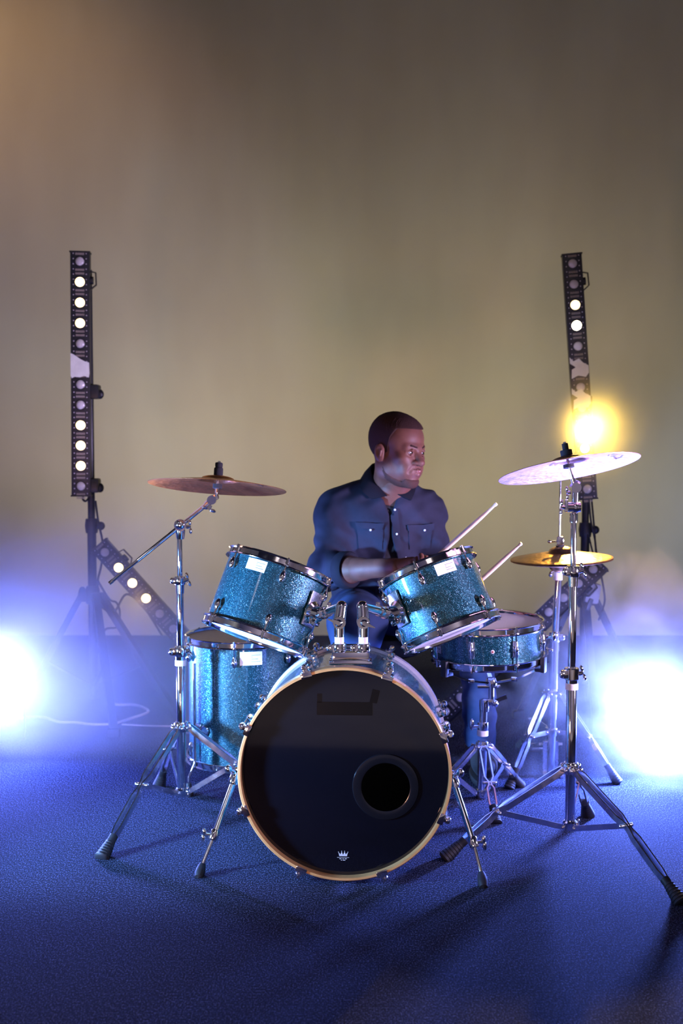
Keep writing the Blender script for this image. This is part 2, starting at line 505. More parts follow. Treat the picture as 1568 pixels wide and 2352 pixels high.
def sticker_on(root, Rr, phi0, z0, w, h, roll=0.0):
    n = 10; vs = []; fs = []
    hw = w / 2
    for k, rr in enumerate((Rr + 0.0004, Rr + 0.0011)):
        for j in range(2):
            for i in range(n + 1):
                a = phi0 + math.degrees((-hw + w * i / n) / Rr)
                vs.append(rad(a, rr, z0 + (j - .5) * h))
    m1 = n + 1
    for i in range(n):
        fs += [(2 * m1 + i, 2 * m1 + i + 1, 3 * m1 + i + 1, 3 * m1 + i), (i, m1 + i, m1 + i + 1, i + 1),
               (i, i + 1, 2 * m1 + i + 1, 2 * m1 + i), (m1 + i, 3 * m1 + i, 3 * m1 + i + 1, m1 + i + 1)]
    fs += [(0, 2 * m1, 3 * m1, m1), (n, m1 + n, 3 * m1 + n, 2 * m1 + n)]
    m = MB(); m._add(vs, fs); st = m.build('paper_label', M_sticker, root, world=False)
    m = MB()
    for (zo, x0, x1) in ((0.24, 0.0, 0.42), (0.12, 0.0, 0.06), (-0.04, 0.0, 0.30), (-0.24, 0.0, 0.40)):
        a0 = phi0 + math.degrees(x0 * w / Rr); a1 = phi0 + math.degrees(x1 * w / Rr)
        am = (a0 + a1) / 2
        m.box(rad(am, Rr + 0.0012, z0 + zo * h), (abs(x1 - x0) * w, 0.0005, h * 0.035), rot_rad(am))
    m.build('printed_lines', M_ink, st, world=False)

def lug_shape(m, phi, Rr, z, s, size=1.0):
    """teardrop lug; s=+1 opens upward"""
    rt = rot_rad(phi)
    pr = [(0.0, -0.020), (0.005, -0.018), (0.0095, -0.010), (0.0105, -0.002), (0.0085, 0.006), (0.006, 0.012), (0.0055, 0.016), (0.0, 0.0162)]
    m.lathe([(r * size, q * s * size) for r, q in pr], rad(phi, Rr + 0.010 * size, z), (0, 0, 1), 16)
    m.lathe([(0, 0), (0.008 * size, 0), (0.008 * size, -0.012), (0, -0.012)], rad(phi, Rr + 0.010 * size, z), rad(phi, 1.0), 12)

def steel_drum(root, Rs, L, nl, phase_top, phase_bot, lug_in=0.045, sticker=None, headmat=(None, None), tube_lugs=False):
    H = L / 2
    m = MB(); m.lathe([(Rs, -H), (Rs, H), (Rs - .004, H + .001), (Rs - .008, H - .004), (Rs - .008, -H + .004), (Rs - .004, -H - .001)], seg=128, closed=True)
    m.build('shell', M_spark, root, world=False)
    Rh = Rs + 0.013
    for nm, s in (('top_hoop', 1), ('bottom_hoop', -1)):
        steel_hoop(Rh, s * (H + 0.000), s).build(nm, M_chrome, root, world=False)
    m = MB(); m.lathe([(0, H + .003), (Rs - .002, H + .003), (Rs + .003, H - .001), (Rs + .003, H - .006), (Rs - .001, H - .001), (0, H + .001)], seg=96)
    m.build('top_head', headmat[0] or M_head, root, world=False)
    m = MB(); m.lathe([(0, -H - .003), (Rs - .002, -H - .003), (Rs + .003, -H + .001), (Rs + .003, -H + .006), (Rs - .001, -H + .001), (0, -H - .001)], seg=96)
    m.build('bottom_head', headmat[1] or M_head, root, world=False)
    for s, ph in ((1, phase_top), (-1, phase_bot)):
        for k in range(nl):
            a = ph + 360.0 * k / nl
            if tube_lugs:
                if s == 1:
                    m = MB()
                    m.lathe([(0, -.026), (.004, -.026), (.0055, -.02), (.006, -.008), (.0085, -.004), (.0085, .004), (.006, .008), (.0055, .02), (.004, .026), (0, .026)], rad(a, Rs + .011, 0), seg=12)
                    m.lathe([(0, 0), (.006, 0), (.006, -.012), (0, -.012)], rad(a, Rs + .012, 0.008), rad(a, 1), 10)
                    m.lathe([(0, 0), (.006, 0), (.006, -.012), (0, -.012)], rad(a, Rs + .012, -0.008), rad(a, 1), 10)
                    m.box(rad(a, Rs + .0015, 0), (.018, .004, .055), rot_rad(a), .0015)
                    m.build('lug', M_chrome, root, world=False)
                z1 = 0.022
            else:
                m = MB(); lug_shape(m, a, Rs, s * (H - lug_in), s); m.build('lug', M_chrome, root, world=False)
                z1 = H - lug_in + 0.010
            m = MB()
            m.tube([rad(a, Rs + .010, s * z1), rad(a, Rs + .0105, s * (H + .008))], .0026, 8)
            m.box(rad(a, Rs + .0125, s * (H - 0.006)), (.014, .011, .005), rot_rad(a), .0015)
            m.tube([rad(a, Rs + .0105, s * (H - .002)), rad(a, Rs + .0105, s * (H + .016))], [.0048, .0042], 8)
            m.build('tension_rod', M_chrome, root, world=False)
    if sticker: sticker_on(root, Rs, *sticker)

# -- bass drum
KF = W(790, 1779, 2.98); KB = W(808, 1692, 2.98 + 0.46)
kd = (KB - KF).normalized()
kz = -kd; kx = (Vector((1, 0, 0)) - kz * kz.x).normalized(); ky = kz.cross(kx)
bass = thing('bass_drum', 'big blue sparkle bass drum with a black front head and wooden hoop on the carpet', 'drum', mat=matrix_of(KF, kx, ky, kz))
def KP(phi, r, z):
    """bass drum local: phi degrees counterclockwise from the right, z = forward"""
    return Vector((math.cos(R(phi)) * r, math.sin(R(phi)) * r, z))
def krot(phi):
    a = R(phi); m = Matrix.Identity(3)
    X = Vector((-math.sin(a), math.cos(a), 0)); Y = Vector((math.cos(a), math.sin(a), 0)); Z = Vector((0, 0, 1))
    for i in range(3):
        m[i][0] = X[i]; m[i][1] = Y[i]; m[i][2] = Z[i]
    return m
RK, LK = 0.279, 0.46
m = MB(); m.lathe([(RK, -.03), (RK, -LK + .03), (RK - .008, -LK + .03), (RK - .008, -.03)], seg=160, closed=True)
m.build('shell', M_spark, bass, world=False)
m = MB(); m.lathe([(.2795, 0.000), (.2855, 0.0), (.2875, -.002), (.2875, -.040), (.2795, -.040)], seg=160, closed=True)
m.build('front_hoop', M_woodhoop, bass, world=False)
m = MB(); m.lathe([(.2785, -LK), (.2865, -LK), (.2875, -LK + .003), (.2875, -LK + .038), (.2785, -LK + .040)], seg=160, closed=True)
m.build('batter_hoop', M_grey, bass, world=False)
# front head with a port hole
def ring_with_hole(Ro, z, hc, hr, seg=128, t=0.001):
    """disc of radius Ro with a round hole at hc of radius hr"""
    vs = []; fs = []
    for zz in (z, z - t):
        for k in range(seg):
            a = 2 * math.pi * k / seg; d = Vector((math.cos(a), math.sin(a), 0))
            q = Vector((hc[0], hc[1], 0)); b = q.dot(d); tt = -b + math.sqrt(b * b - q.length_squared + Ro * Ro)
            for w in (0, 0.25, 0.5, 0.75, 1.0):
                rr = hr + (tt - hr) * w
                p = q + d * rr; vs.append((p.x, p.y, zz))
    n = 5
    for s_ in range(2):
        for k in range(seg):
            for j in range(n - 1):
                a0 = s_ * seg * n + k * n + j; a1 = s_ * seg * n + ((k + 1) % seg) * n + j
                fs.append((a0, a0 + 1, a1 + 1, a1))
    for k in range(seg):
        a0 = k * n; a1 = ((k + 1) % seg) * n; o_ = seg * n
        fs.append((a0, a1, a1 + o_, a0 + o_))
    m = MB(); m._add(vs, fs); return m
hp = Vector(((885 - 790) / 859.0, (1779 - 1812) / 859.0, 0))
head = ring_with_hole(.2795, -.026, hp, .066).build('front_head', M_blackhead, bass, world=False)
m = MB(); m.lathe([(.0655, .0000), (.0655, .004), (.069, .005), (.088, .0035), (.090, .0)], hp + Vector((0, 0, -.0258)), seg=64, closed=True)
m.build('port_ring', plain('black_port_ring', (0.006, 0.006, 0.008), 0.16), head, world=False)
# crown mark and tiny lines at the foot of the head
m = MB(); s_ = 0.00116; cx_, cy_ = -0.004, -0.2235; zt = -.0258
cr = [(-9, -6), (9, -6), (11, 5), (7, 1), (4, 7), (0, 1.5), (-4, 7), (-7, 1), (-11, 5)]
# crown built as a band with four points
m.poly([Vector((cx_ + x * s_, cy_ + y * s_, zt)) for x, y in [(-9, -4), (9, -4), (9.6, -1), (-9.6, -1)]], (0, 0, 1), .0004)
for (a, b, c) in (((-9.6, -1), (-11, 5), (-5, -1)), ((-6.5, -1), (-3.4, 7), (-0.2, -1)), ((0.2, -1), (3.4, 7), (6.5, -1)), ((5, -1), (11, 5), (9.6, -1))):
    m.poly([Vector((cx_ + p[0] * s_, cy_ + p[1] * s_, zt)) for p in (a, b, c)], (0, 0, 1), .0004)
for p in ((-11, 5.6), (-3.4, 7.6), (3.4, 7.6), (11, 5.6)):
    m.lathe([(0, 0), (.0011, 0), (.0011, .0005), (0, .0005)], (cx_ + p[0] * s_, cy_ + p[1] * s_, zt), seg=8)
m.box((cx_, cy_ - 7.2 * s_, zt + .0002), (28 * s_, .0009, .0004))
for (yy, ws) in ((-10.2, (5, 3, 5)), (-13.6, (2, 6))):
    tot = sum(ws) + 2.2 * (len(ws) - 1); x_ = -tot / 2
    for w_ in ws:
        m.box((cx_ + (x_ + w_ / 2) * s_, cy_ + yy * s_, zt + .0002), (w_ * s_, .0016, .0004)); x_ += w_ + 2.2
m.build('crown_mark', M_logo, head, world=False)
m = MB()
m.box((-.002 + .002, .172, -.0256), (.15, .036, .0005)); m.box((.081, .206, -.0256), (.020, .036, .0005), Matrix.Rotation(R(-14), 3, 'Z'))
m.box((-.068, .200, -.0256), (.012, .024, .0005))
m.build('tape_strip', M_tape, head, world=False)
m = MB(); m.lathe([(0, -LK + .026), (.278, -LK + .026), (.278, -LK + .025), (0, -LK + .025)], seg=96)
m.build('batter_head', M_headclear, bass, world=False)
for side, zf in (('front', 0.0), ('back', -LK)):
    for k in range(8):
        a = 21 + 45 * k
        s = 1 if side == 'front' else -1
        rt = krot(a); m = MB()
        m.box(KP(a, .2830, zf + s * .002), (.030, .013, .0035), rt, .001)
        m.box(KP(a, .2905, zf - s * .018), (.030, .004, .040), rt, .0012)
        pr = [(0, .010), (.006, .009), (.0095, .002), (.0095, -.010), (.0075, -.020), (.005, -.028), (0, -.030)]
        m.lathe([(r, q) for r, q in pr], KP(a, .303, zf - s * .016), KP(a, 0, s) if False else (0, 0, s), 16)
        m.box(KP(a, .297, zf - s * .018), (.014, .014, .020), rt, .003)
        m.lathe([(0, .004), (.0045, .004), (.0045, .016), (0, .016)], KP(a, .303, zf - s * .012), (0, 0, s), 8)
        m.build('claw_hook', M_chrome, bass, world=False)
        m = MB()
        m.tube([KP(a, .303, zf - s * .04), KP(a, .303, zf - s * .125)], .003, 8)
        m.build('tension_rod', M_chrome, bass, world=False)
        m = MB()
        m.lathe([(0, -.026), (.006, -.024), (.011, -.01), (.011, .006), (.007, .018), (0, .022)], KP(a, .297, zf - s * .140), (0, 0, s), 14)
        m.box(KP(a, .284, zf - s * .14), (.018, .018, .03), rt, .004)
        m.build('lug', M_chrome, bass, world=False)
# spurs
def spur(pa, pb, pc, pd, wing_dir):
    sp = MB(); sp.tube([pa, pb], .0085, 14)
    sp.lathe([(0, -.014), (.0125, -.014), (.0135, -.010), (.0135, .012), (.011, .016), (0, .016)], pb, pb - pa, 16)
    sp.tube([pb, pc], .0055, 12)
    so = sp.build('spur', M_chrome, bass)
    c = MB(); d = (pb - pa).normalized()
    c.lathe([(0, -.022), (.013, -.022), (.016, -.015), (.016, .012), (.012, .02), (0, .02)], pa, d, 16)
    c.box(pa + Vector((-wing_dir * .014, .012, .012)), (.034, .03, .036), None, .006)
    c.ball(pa + Vector((wing_dir * .018, -.012, .028)), (.011, .008, .013))
    c.tube([pa + Vector((0, -.01, .02)), pa + Vector((wing_dir * .02, -.012, .03))], .004)
    c.build('spur_bracket', M_chrome, so)
    w = MB(); side = Vector((wing_dir, -.2, .15)).normalized()
    w.tube([pb, pb + side * .026], .0045, 10); q = pb + side * .028
    w.ball(q + Vector((0, 0, .006)), (.0065, .006, .012)); w.ball(q + Vector((wing_dir * .003, 0, -.012)), (.0065, .006, .013))
    w.build('wing_screw', M_chrome, so)
    f = MB(); dd = (pd - pc).normalized()
    f.lathe([(0, -.010), (.0075, -.010), (.0105, -.002), (.0135, .012), (.014, .026), (.011, (pd - pc).length - .004), (0, (pd - pc).length)], pc, dd, 18)
    f.build('rubber_foot', M_rubber, so)
spur(W(1041, 1795, 3.14), W(1087, 1935, 3.04), W(1106, 2010, 2.985), G(1111, 2041), 1)
spur(W(540, 1787, 3.16), W(492, 1918, 3.09), W(463, 1990, 3.05), G(455, 2018), -1)
# tom mount on top of the bass drum
m = MB()
c0 = W(805, 1518, 3.115); c0.z = KF.z + .279 + .017
m.box(c0, (.104, .075, .034), None, .010)
m.box(c0 + Vector((0, 0, -.014)), (.118, .09, .010), None, .004)
POSTL = Vector((W(779, 1480, 3.12).x, 3.12, c0.z)); POSTR = Vector((W(834, 1480, 3.12).x, 3.12, c0.z))
for p in (POSTL, POSTR):
    m.lathe([(0, .010), (.018, .010), (.0195, .014), (.0195, .030), (.018, .034), (0, .034)], p, (0, 0, 1), 24)
    m.box(p + Vector((-.020, -.006, .022)), (.016, .016, .018), None, .005)
    m.ball(p + Vector((-.030, -.008, .022)), (.007, .006, .009))
m.build('tom_mount', M_chrome, bass)

# -- rack toms
def tom_axis(roll, lean):
    return Vector((math.sin(R(roll)) * math.cos(R(lean)), math.sin(R(lean)), math.cos(R(roll)) * math.cos(R(lean))))
TL_c = W(615, 1383, 3.40); TR_c = W(1008, 1380, 3.40)
xl, yl, nl_ = basis(tom_axis(19.5, 15)); xr, yr, nr_ = basis(tom_axis(-21.5, 16))
tomL = thing('rack_tom', 'larger blue sparkle rack tom on the left above the bass drum', 'drum', mat=matrix_of(TL_c, xl, yl, nl_), group='rack toms over the bass drum')
steel_drum(tomL, .1575, .214, 6, 11, 12, .040, (-19.6, .0785 - .003, .063, .034), (M_head, M_head))
tomR = thing('rack_tom', 'smaller blue sparkle rack tom on the right showing its white lower head', 'drum', mat=matrix_of(TR_c, xr, yr, nr_), group='rack toms over the bass drum')
steel_drum(tomR, .1460, .200, 6, -17, -19, .040, (13.7, .0705 - .003, .063, .034), (M_head, M_head))
# mount plates on the toms
def tom_plate(root, phi, Rs):
    m = MB(); rt = rot_rad(phi)
    m.box(rad(phi, Rs + .004, .012), (.062, .006, .105), rt, .003)
    m.build('isolation_plate', M_chromed, root, world=False)
    m = MB()
    m.lathe([(0, -.004), (.034, -.004), (.034, .004), (.024, .012), (.022, .030), (0, .030)], rad(phi, Rs + .006, .004), rad(phi, 1), 28)
    m.box(rad(phi, Rs + .026, -.024), (.03, .02, .016), rt, .004)
    m.tube([rad(phi, Rs + .026, -.024) + rt @ Vector((-.02, 0, 0)), rad(phi, Rs + .026, -.024) + rt @ Vector((.02, 0, 0))], .004, 8)
    m.build('tom_bracket', M_chrome, root, world=False)
    return WM[root.name] @ rad(phi, Rs + .034, .004)
bl = tom_plate(tomL, 60, .1575); br = tom_plate(tomR, -63, .146)
def tom_arm(post, top, brk, s, label):
    t = thing('tom_holder', label, 'tom holder', loc=(post.x, post.y, post.z + .03), group='tom holders on the bass drum')
    m = MB(); m.tube([post + Vector((0, 0, .012)), post + Vector((0, 0, .058))], .0118, 20); m.build('post', M_chrome, t)
    m = MB(); m.lathe([(.0118, .034), (.0132, .034), (.0132, .052), (.0118, .052)], post, (0, 0, 1), 24, closed=True); m.build('memory_collar', M_nylon, t)
    m = MB()
    m.tube([post + Vector((0, 0, .052)), post + Vector((0, 0, .080))], .0145, 20)
    k = post + Vector((0, 0, .094))
    m.ball(k, (.019, .019, .021)); m.tube([k + Vector((0, -.022, 0)), k + Vector((0, .020, 0))], .0175, 24)
    m.tube([k, top], [.0175, .0160], 18); m.ball(top, .0165)
    m.build('ratchet_joint', M_chrome, t)
    m = MB()
    d = (brk - top)
    m.tube([top, top + d * .45, brk + d.normalized() * .004], .0130, 18)
    m.lathe([(0, -.008), (.016, -.008), (.016, .008), (0, .008)], top + d * .62, d, 20)
    m.lathe([(0, -.004), (.0185, -.004), (.0185, .004), (0, .004)], top + d * .8, d, 20)
    m.box(top + d * .55 + Vector((0, 0, .016)), (.012, .016, .018), None, .003)
    m.build('arm', M_chrome, t)
    m = MB(); c = k + Vector((s * .002, -.024, 0))
    m.lathe([(0, -.004), (.0105, -.004), (.0105, .004), (.006, .008), (0, .008)], c, (0, -1, 0), 18)
    w = Vector((s * .030, -.006, -s * .0 - .012 if s > 0 else .012))
    m.poly([c + Vector((0, -.004, .007)), c + w + Vector((0, 0, .001)), c + w + Vector((0, 0, -.001)), c + Vector((0, -.004, -.007))], (0, -1, 0), .004)
    m.build('wing_nut', M_chrome, t)
tom_arm(POSTL, W(784, 1393, 3.13), bl, -1, 'chrome tom holder on the left post of the bass drum')
tom_arm(POSTR, W(832, 1393, 3.13), br, 1, 'chrome tom holder on the right post of the bass drum')

# -- floor tom
FTY = 3.90
ft_c = (W(557, 1456, FTY) + W(557, 1738, FTY)) / 2
ft_c.y = FTY
floor_tom = thing('floor_tom', 'deep blue sparkle floor tom on chrome legs behind the left rack tom', 'drum', mat=matrix_of(ft_c, *basis((0.0, 0.0, 1))))
H_ = (W(557, 1456, FTY).z - W(557, 1738, FTY).z)
steel_drum(floor_tom, .186, H_ - .02, 6, -3, 3, .052, (14, H_ / 2 - .052, .075, .045), (M_skinhead, M_head))
for a in (-46, 74, 194):
    lg = MB(); r0 = .186 + .020; zt = H_ / 2 - .06; zf = -ft_c.z
    if a == -46: zt = H_ / 2 - .075
    lg.tube([rad(a, r0, zt), rad(a, r0 + .001, -H_ / 2 - .02), rad(a, r0 + .003, -H_ / 2 - .045), rad(a, r0 + .028, zf + .075), rad(a, r0 + .030, zf + .04)] if False else
            [rad(a, r0, zt), rad(a, r0, zf + .120), rad(a, r0 + .003, zf + .105), rad(a, r0 + .026, zf + .065), rad(a, r0 + .028, zf + .03)], .0052, 12)
    L_ = lg.build('leg', M_chrome, floor_tom, world=False)
    f = MB(); f.lathe([(0, .045), (.0085, .045), (.010, .040), (.0155, .006), (.014, 0), (0, 0)], rad(a, r0 + .028, zf), (0, 0, 1), 18)
    f.build('rubber_foot', M_rubber, L_, world=False)
    b = MB(); b.box(rad(a, .186 + .006, -H_ / 2 + .13), (.03, .012, .045), rot_rad(a), .004)
    b.lathe([(0, -.016), (.010, -.016), (.010, .016), (0, .016)], rad(a, r0, -H_ / 2 + .13), (0, 0, 1), 16)
    b.lathe([(0, 0), (.016, 0), (.019, .004), (.016, .008), (0, .008)], rad(a + 9, .186 + .001, -H_ / 2 + .13), rad(a + 9, 1), 20)
    b.tube([rad(a, r0, -H_ / 2 + .13), rad(a - 10, r0 + .02, -H_ / 2 + .125)], .004, 8); b.ball(rad(a - 11, r0 + .024, -H_ / 2 + .125), (.008, .006, .012))
    b.build('leg_bracket', M_chrome, floor_tom, world=False)

# -- snare drum
SN = (W(1119, 1425, 3.72) + W(1119, 1513, 3.72)) / 2; SN.y = 3.72
snx = basis(tom_axis(-1.5, -1.5))
snare = thing('snare_drum', 'shallow blue sparkle snare drum in its basket stand at the right', 'drum', mat=matrix_of(SN, *snx))
steel_drum(snare, .1755, .112, 8, 22, 22, .03, None, (M_head, M_head), tube_lugs=True)
m = MB(); m.lathe([(0, 0), (.0062, 0), (.0062, .0012), (.0035, .002), (0, .0012)], rad(-2, .1755, -.004), rad(-2, 1), 16)
vb = m.build('vent_grommet', M_nylon, snare, world=False)
m = MB(); m.lathe([(0, .001), (.0038, .001), (.0034, .0028), (0, .003)], rad(-2, .1755, -.004), rad(-2, 1), 12); m.build('grommet_hole', plain('dull_red_core', (0.30, 0.07, 0.06), 0.5), vb, world=False)
m = MB(); a = 84
m.box(rad(a, .1755 + .008, -.004), (.030, .016, .060), rot_rad(a), .005)
m.box(rad(a, .1755 + .020, -.052), (.040, .004, .046), rot_rad(a), .001)
m.tube([rad(a, .186, .004), rad(a - 4, .212, .012)], .004, 8); m.ball(rad(a - 5, .216, .014), (.008, .007, .016))
m.tube([rad(a, .188, -.03), rad(a - 2, .204, -.034)], .003, 8); m.ball(rad(a - 2, .208, -.034), .006)
m.build('snare_throw_off', M_chrome, snare, world=False)
m = MB()
m.box(rad(-38, .1755 + .004, -.052), (.022, .010, .012), rot_rad(-38), .002)
m.build('snare_butt', M_chrome, snare, world=False)

# ---------------------------------------------------------------- cymbals and their stands
def cymbal_profile(Rc, bell, bow, th=0.0012):
    """list of (r, h) for the top surface from centre to edge"""
    rb = Rc * .26
    top = [(0.006, bow + bell)]
    for i in range(1, 9):
        q = i / 8; top.append((rb * q, bow + bell * math.sqrt(max(0, 1 - q ** 2.2)) * (1 - .0 * q)))
    for i in range(1, 13):
        q = i / 12; r = rb + (Rc - rb) * q
        top.append((r, bow * (1 - q ** 1.25)))
    return top
def cymbal(name, label, cat, c, axis, Rc, mat, bell=.016, bow=.022, group=None, flip=1, lettering=False):
    x, y, n = basis(axis)
    t = thing(name, label, cat, mat=matrix_of(c, x, y, n), group=group)
    top = cymbal_profile(Rc, bell, bow)
    pr = [(r, flip * h) for r, h in top] + [(Rc + .0006, -.0004 * flip)] + [(r, flip * h - flip * .0014) for r, h in reversed(top)]
    m = MB(); m.lathe(pr, seg=128, closed=True)
    b = m.build('bronze_disc', mat, t, world=False, sharp=60)
    return t, b

# left crash
cL = W(499, 1119, 3.65)
crL, cLd = cymbal('crash_cymbal', 'coppery crash cymbal on the boom stand at the left', 'cymbal', cL, tom_axis(3.6, 8.7), .2225, M_cym, group='cymbals of the drum kit')
cR = W(1306, 1077, 3.28)
crR, cRd = cymbal('crash_cymbal', 'pale glaring crash cymbal tilted up to the right on the straight stand', 'cymbal', cR, tom_axis(-8.6, 11.5), .2045, M_cym2, group='cymbals of the drum kit')
# faint printed mark under the right crash, dark one under the left
def under_marks(root, disc, Rc, bow, phis, mat):
    m = MB()
    rb = Rc * .26
    def hh(r):
        q = (r - rb) / (Rc - rb); return bow * (1 - q ** 1.25) - .0020
    for (phi, r, w, hgt, sk) in phis:
        p = rad(phi, r, hh(r)); rt = rot_rad(phi + sk)
        a = math.atan2(hh(r + .005) - hh(r - .005), .01)
        m.box(p, (w, hgt, .0006), rt @ Matrix.Rotation(-a, 3, 'X'))
    m.build('ink_mark', mat, disc, world=False)
M_mark = plain('dark_ink_on_bronze', (0.10, 0.06, 0.05), 0.5)
under_marks(crR, cRd, .2045, .022, [(52, .128, .034, .004, 30), (57, .150, .040, .004, -20), (64, .136, .030, .004, 60), (70, .154, .046, .004, 15), (76, .132, .034, .004, -15), (82, .150, .040, .004, 40), (46, .150, .024, .004, 70), (88, .140, .03, .004, -40)], M_mark)
under_marks(crL, cLd, .2225, .022, [(60, .150, .060, .004, 10), (66, .165, .055, .004, -12), (72, .150, .05, .004, 5), (58, .17, .04, .003, 25)], M_mark)

def collar(m, c, r, h, s=1, lug=True):
    m.lathe([(0, -h / 2), (r, -h / 2), (r * 1.08, -h / 2 + .002), (r * 1.08, h / 2 - .002), (r, h / 2), (0, h / 2)], c, (0, 0, 1), 24)
    if lug:
        m.box(c + Vector((-s * r * 1.0, -r * .3, 0)), (r * 1.1, r * 1.1, h * .72), None, .003)
        m.ball(c + Vector((-s * r * 1.5, -r * .6, 0)), (r * .42, r * .42, h * .36), 12, 8)

def wing(m, c, d, size=.022):
    """wing nut: a hub with two lobes, d = direction of its axis"""
    u, v, w = frame_of(d); c = Vector(c)
    m.lathe([(0, 0), (size * .3, 0), (size * .26, size * .6), (0, size * .65)], c, w, 12)
    for s in (-1, 1):
        m.ball(c + w * size * .55 + v * s * size * .62, (size * .30, size * .24, size * .46), 10, 8, Matrix((u, w, v)).transposed().to_3x3())

def tripod_leg(t, hub, knee, foot, spread=.012, w=.018, th=.0045, boot=.085, brace_from=None, boot_r=(.014, .027), single=False):
    side = (foot - hub).cross(Vector((0, 0, 1))).normalized()
    toe = foot + (knee - foot).normalized() * boot * .86
    m = MB()
    if single:
        m.tube([hub, knee, toe], w / 2, 12)
    else:
        for s in (-1, 1):
            def P(a, b, q, off): return a + (b - a) * q + side * s * off
            m.strip([P(hub, knee, 0, .006), P(hub, knee, .12, spread), P(hub, knee, .86, spread), P(hub, knee, 1, .004),
                     P(knee, toe, .10, .004), P(knee, toe, .24, spread * .8), P(knee, toe, .80, spread * .8), P(knee, toe, 1.0, .004)], w, th, (hub - knee).cross(side))
        for q in (hub, knee):
            m.tube([q - side * .017, q + side * .017], .0055, 10)
            m.ball(q + side * .018, .006, 10, 6); m.ball(q - side * .018, .006, 10, 6)
    L = m.build('leg', M_leg, t)
    m = MB(); d = (foot - toe).normalized()
    m_len = (foot - toe).length
    n = 7; pr = [(0, -.012), (boot_r[0], -.012)]
    for i in range(n + 1):
        q = i / n; r = boot_r[0] + (boot_r[1] - boot_r[0]) * q
        pr += [(r, m_len * q * .92), (r * .94, m_len * (q * .92 + .03))]
    pr += [(boot_r[1] * .7, m_len * 1.0), (0, m_len * 1.0)]
    m.lathe(pr, toe, d, 16)
    m.build('rubber_foot', M_rubber, L)
    if brace_from is not None:
        m = MB(); m.strip([brace_from, knee], .016, .004, side.cross(knee - brace_from) if True else side)
        m.ball(brace_from, .007, 10, 6)
        m.build('brace', M_leg, t)

def stand_tubes(t, base, secs, collars, nylon):
    names = ['lower_tube', 'middle_tube', 'upper_tube']
    for nm, (z0, z1, r) in zip(names, secs):
        m = MB(); m.lathe([(0, z0), (r * .96, z0), (r, z0 + .001), (r, z1 - .001), (r * .96, z1), (0, z1)], (base.x, base.y, 0), (0, 0, 1), 28)
        m.build(nm, M_chrome, t)
    for (z, r, h, s) in collars:
        m = MB(); c = Vector((base.x, base.y, z)); collar(m, c, r, h, s)
        m.lathe([(0, 0), (r * .85, 0), (r * .80, -.028), (0, -.028)], c + Vector((0, 0, -h / 2)), (0, 0, 1), 24)
        co = m.build('height_collar', M_chrome, t)
        m = MB(); wing(m, c + Vector((s * r * 1.0, -.004, .0)), (s * 1, -.25, .35)); m.build('wing_nut', M_chrome, co)
    for (z, r, h) in nylon:
        m = MB(); m.lathe([(r * .8, 0), (r, 0), (r, h), (r * .8, h)], (base.x, base.y, z), (0, 0, 1), 24, closed=True)
        m.build('nylon_bushing', M_nylon, t)

def zat(px, py, Y): return W(px, py, Y).z

def hub_parts(t, base, zh, zl, r):
    m = MB(); c = Vector((base.x, base.y, zh))
    m.lathe([(0, -.016), (r + .006, -.016), (r + .009, -.010), (r + .009, .010), (r + .005, .016), (0, .016)], c, (0, 0, 1), 24)
    for k in range(3):
        a = 2 * math.pi * k / 3 + .4
        m.ball(c + Vector((math.cos(a), math.sin(a), 0)) * (r + .012), (.009, .009, .011), 10, 8)
    m.build('leg_hub', M_chrome, t)
    m = MB(); c = Vector((base.x, base.y, zl))
    m.lathe([(0, -.014), (r + .004, -.014), (r + .007, -.008), (r + .007, .008), (r + .003, .012), (0, .012)], c, (0, 0, 1), 24)
    wing(m, c + Vector((r, -.01, .004)), (1, -.5, 0), .016)
    m.build('brace_collar', M_chrome, t)

# -- right straight stand
SR_ = 3.28
bR = Vector((W(1310, 1765, SR_).x, SR_, 0)); topx = W(1322, 1180, SR_)
lean = (topx - Vector((bR.x, SR_, topx.z))).x
standR = thing('cymbal_stand', 'chrome straight cymbal stand at the right front with a double braced tripod', 'stand', loc=bR, group='chrome hardware stands')
stand_tubes(standR, bR, [(zat(1308, 1900, SR_), zat(1316, 1565, SR_), .0150), (zat(1308, 1570, SR_), zat(1316, 1320, SR_), .0118), (zat(1308, 1330, SR_), zat(1316, 1190, SR_), .0085)],
            [(zat(0, 1547, SR_), .0205, .034, 1), (zat(0, 1312, SR_), .0175, .032, 1)], [(zat(0, 1583, SR_), .0185, .018)])
hub_parts(standR, bR, zat(0, 1763, SR_), zat(0, 1893, SR_), .015)
zh = zat(0, 1765, SR_); zl = zat(0, 1898, SR_)
for (fx, fy, kpx, q) in ((1018, 1974, (1165, 1838), .56), (1568, 2078, (1420, 1868), .5), (1350, 1874, (1332, 1800), .45)):
    F = G(fx, fy); dirv = Vector((F.x - bR.x, F.y - bR.y, 0)).normalized()
    hb = Vector((bR.x, bR.y, zh)) + dirv * .026
    kn = hb.lerp(F, q) + Vector((0, 0, .022))
    tripod_leg(standR, hb, kn, F, brace_from=Vector((bR.x, bR.y, zl)) + dirv * .022, boot=.082, boot_r=(.013, .023))
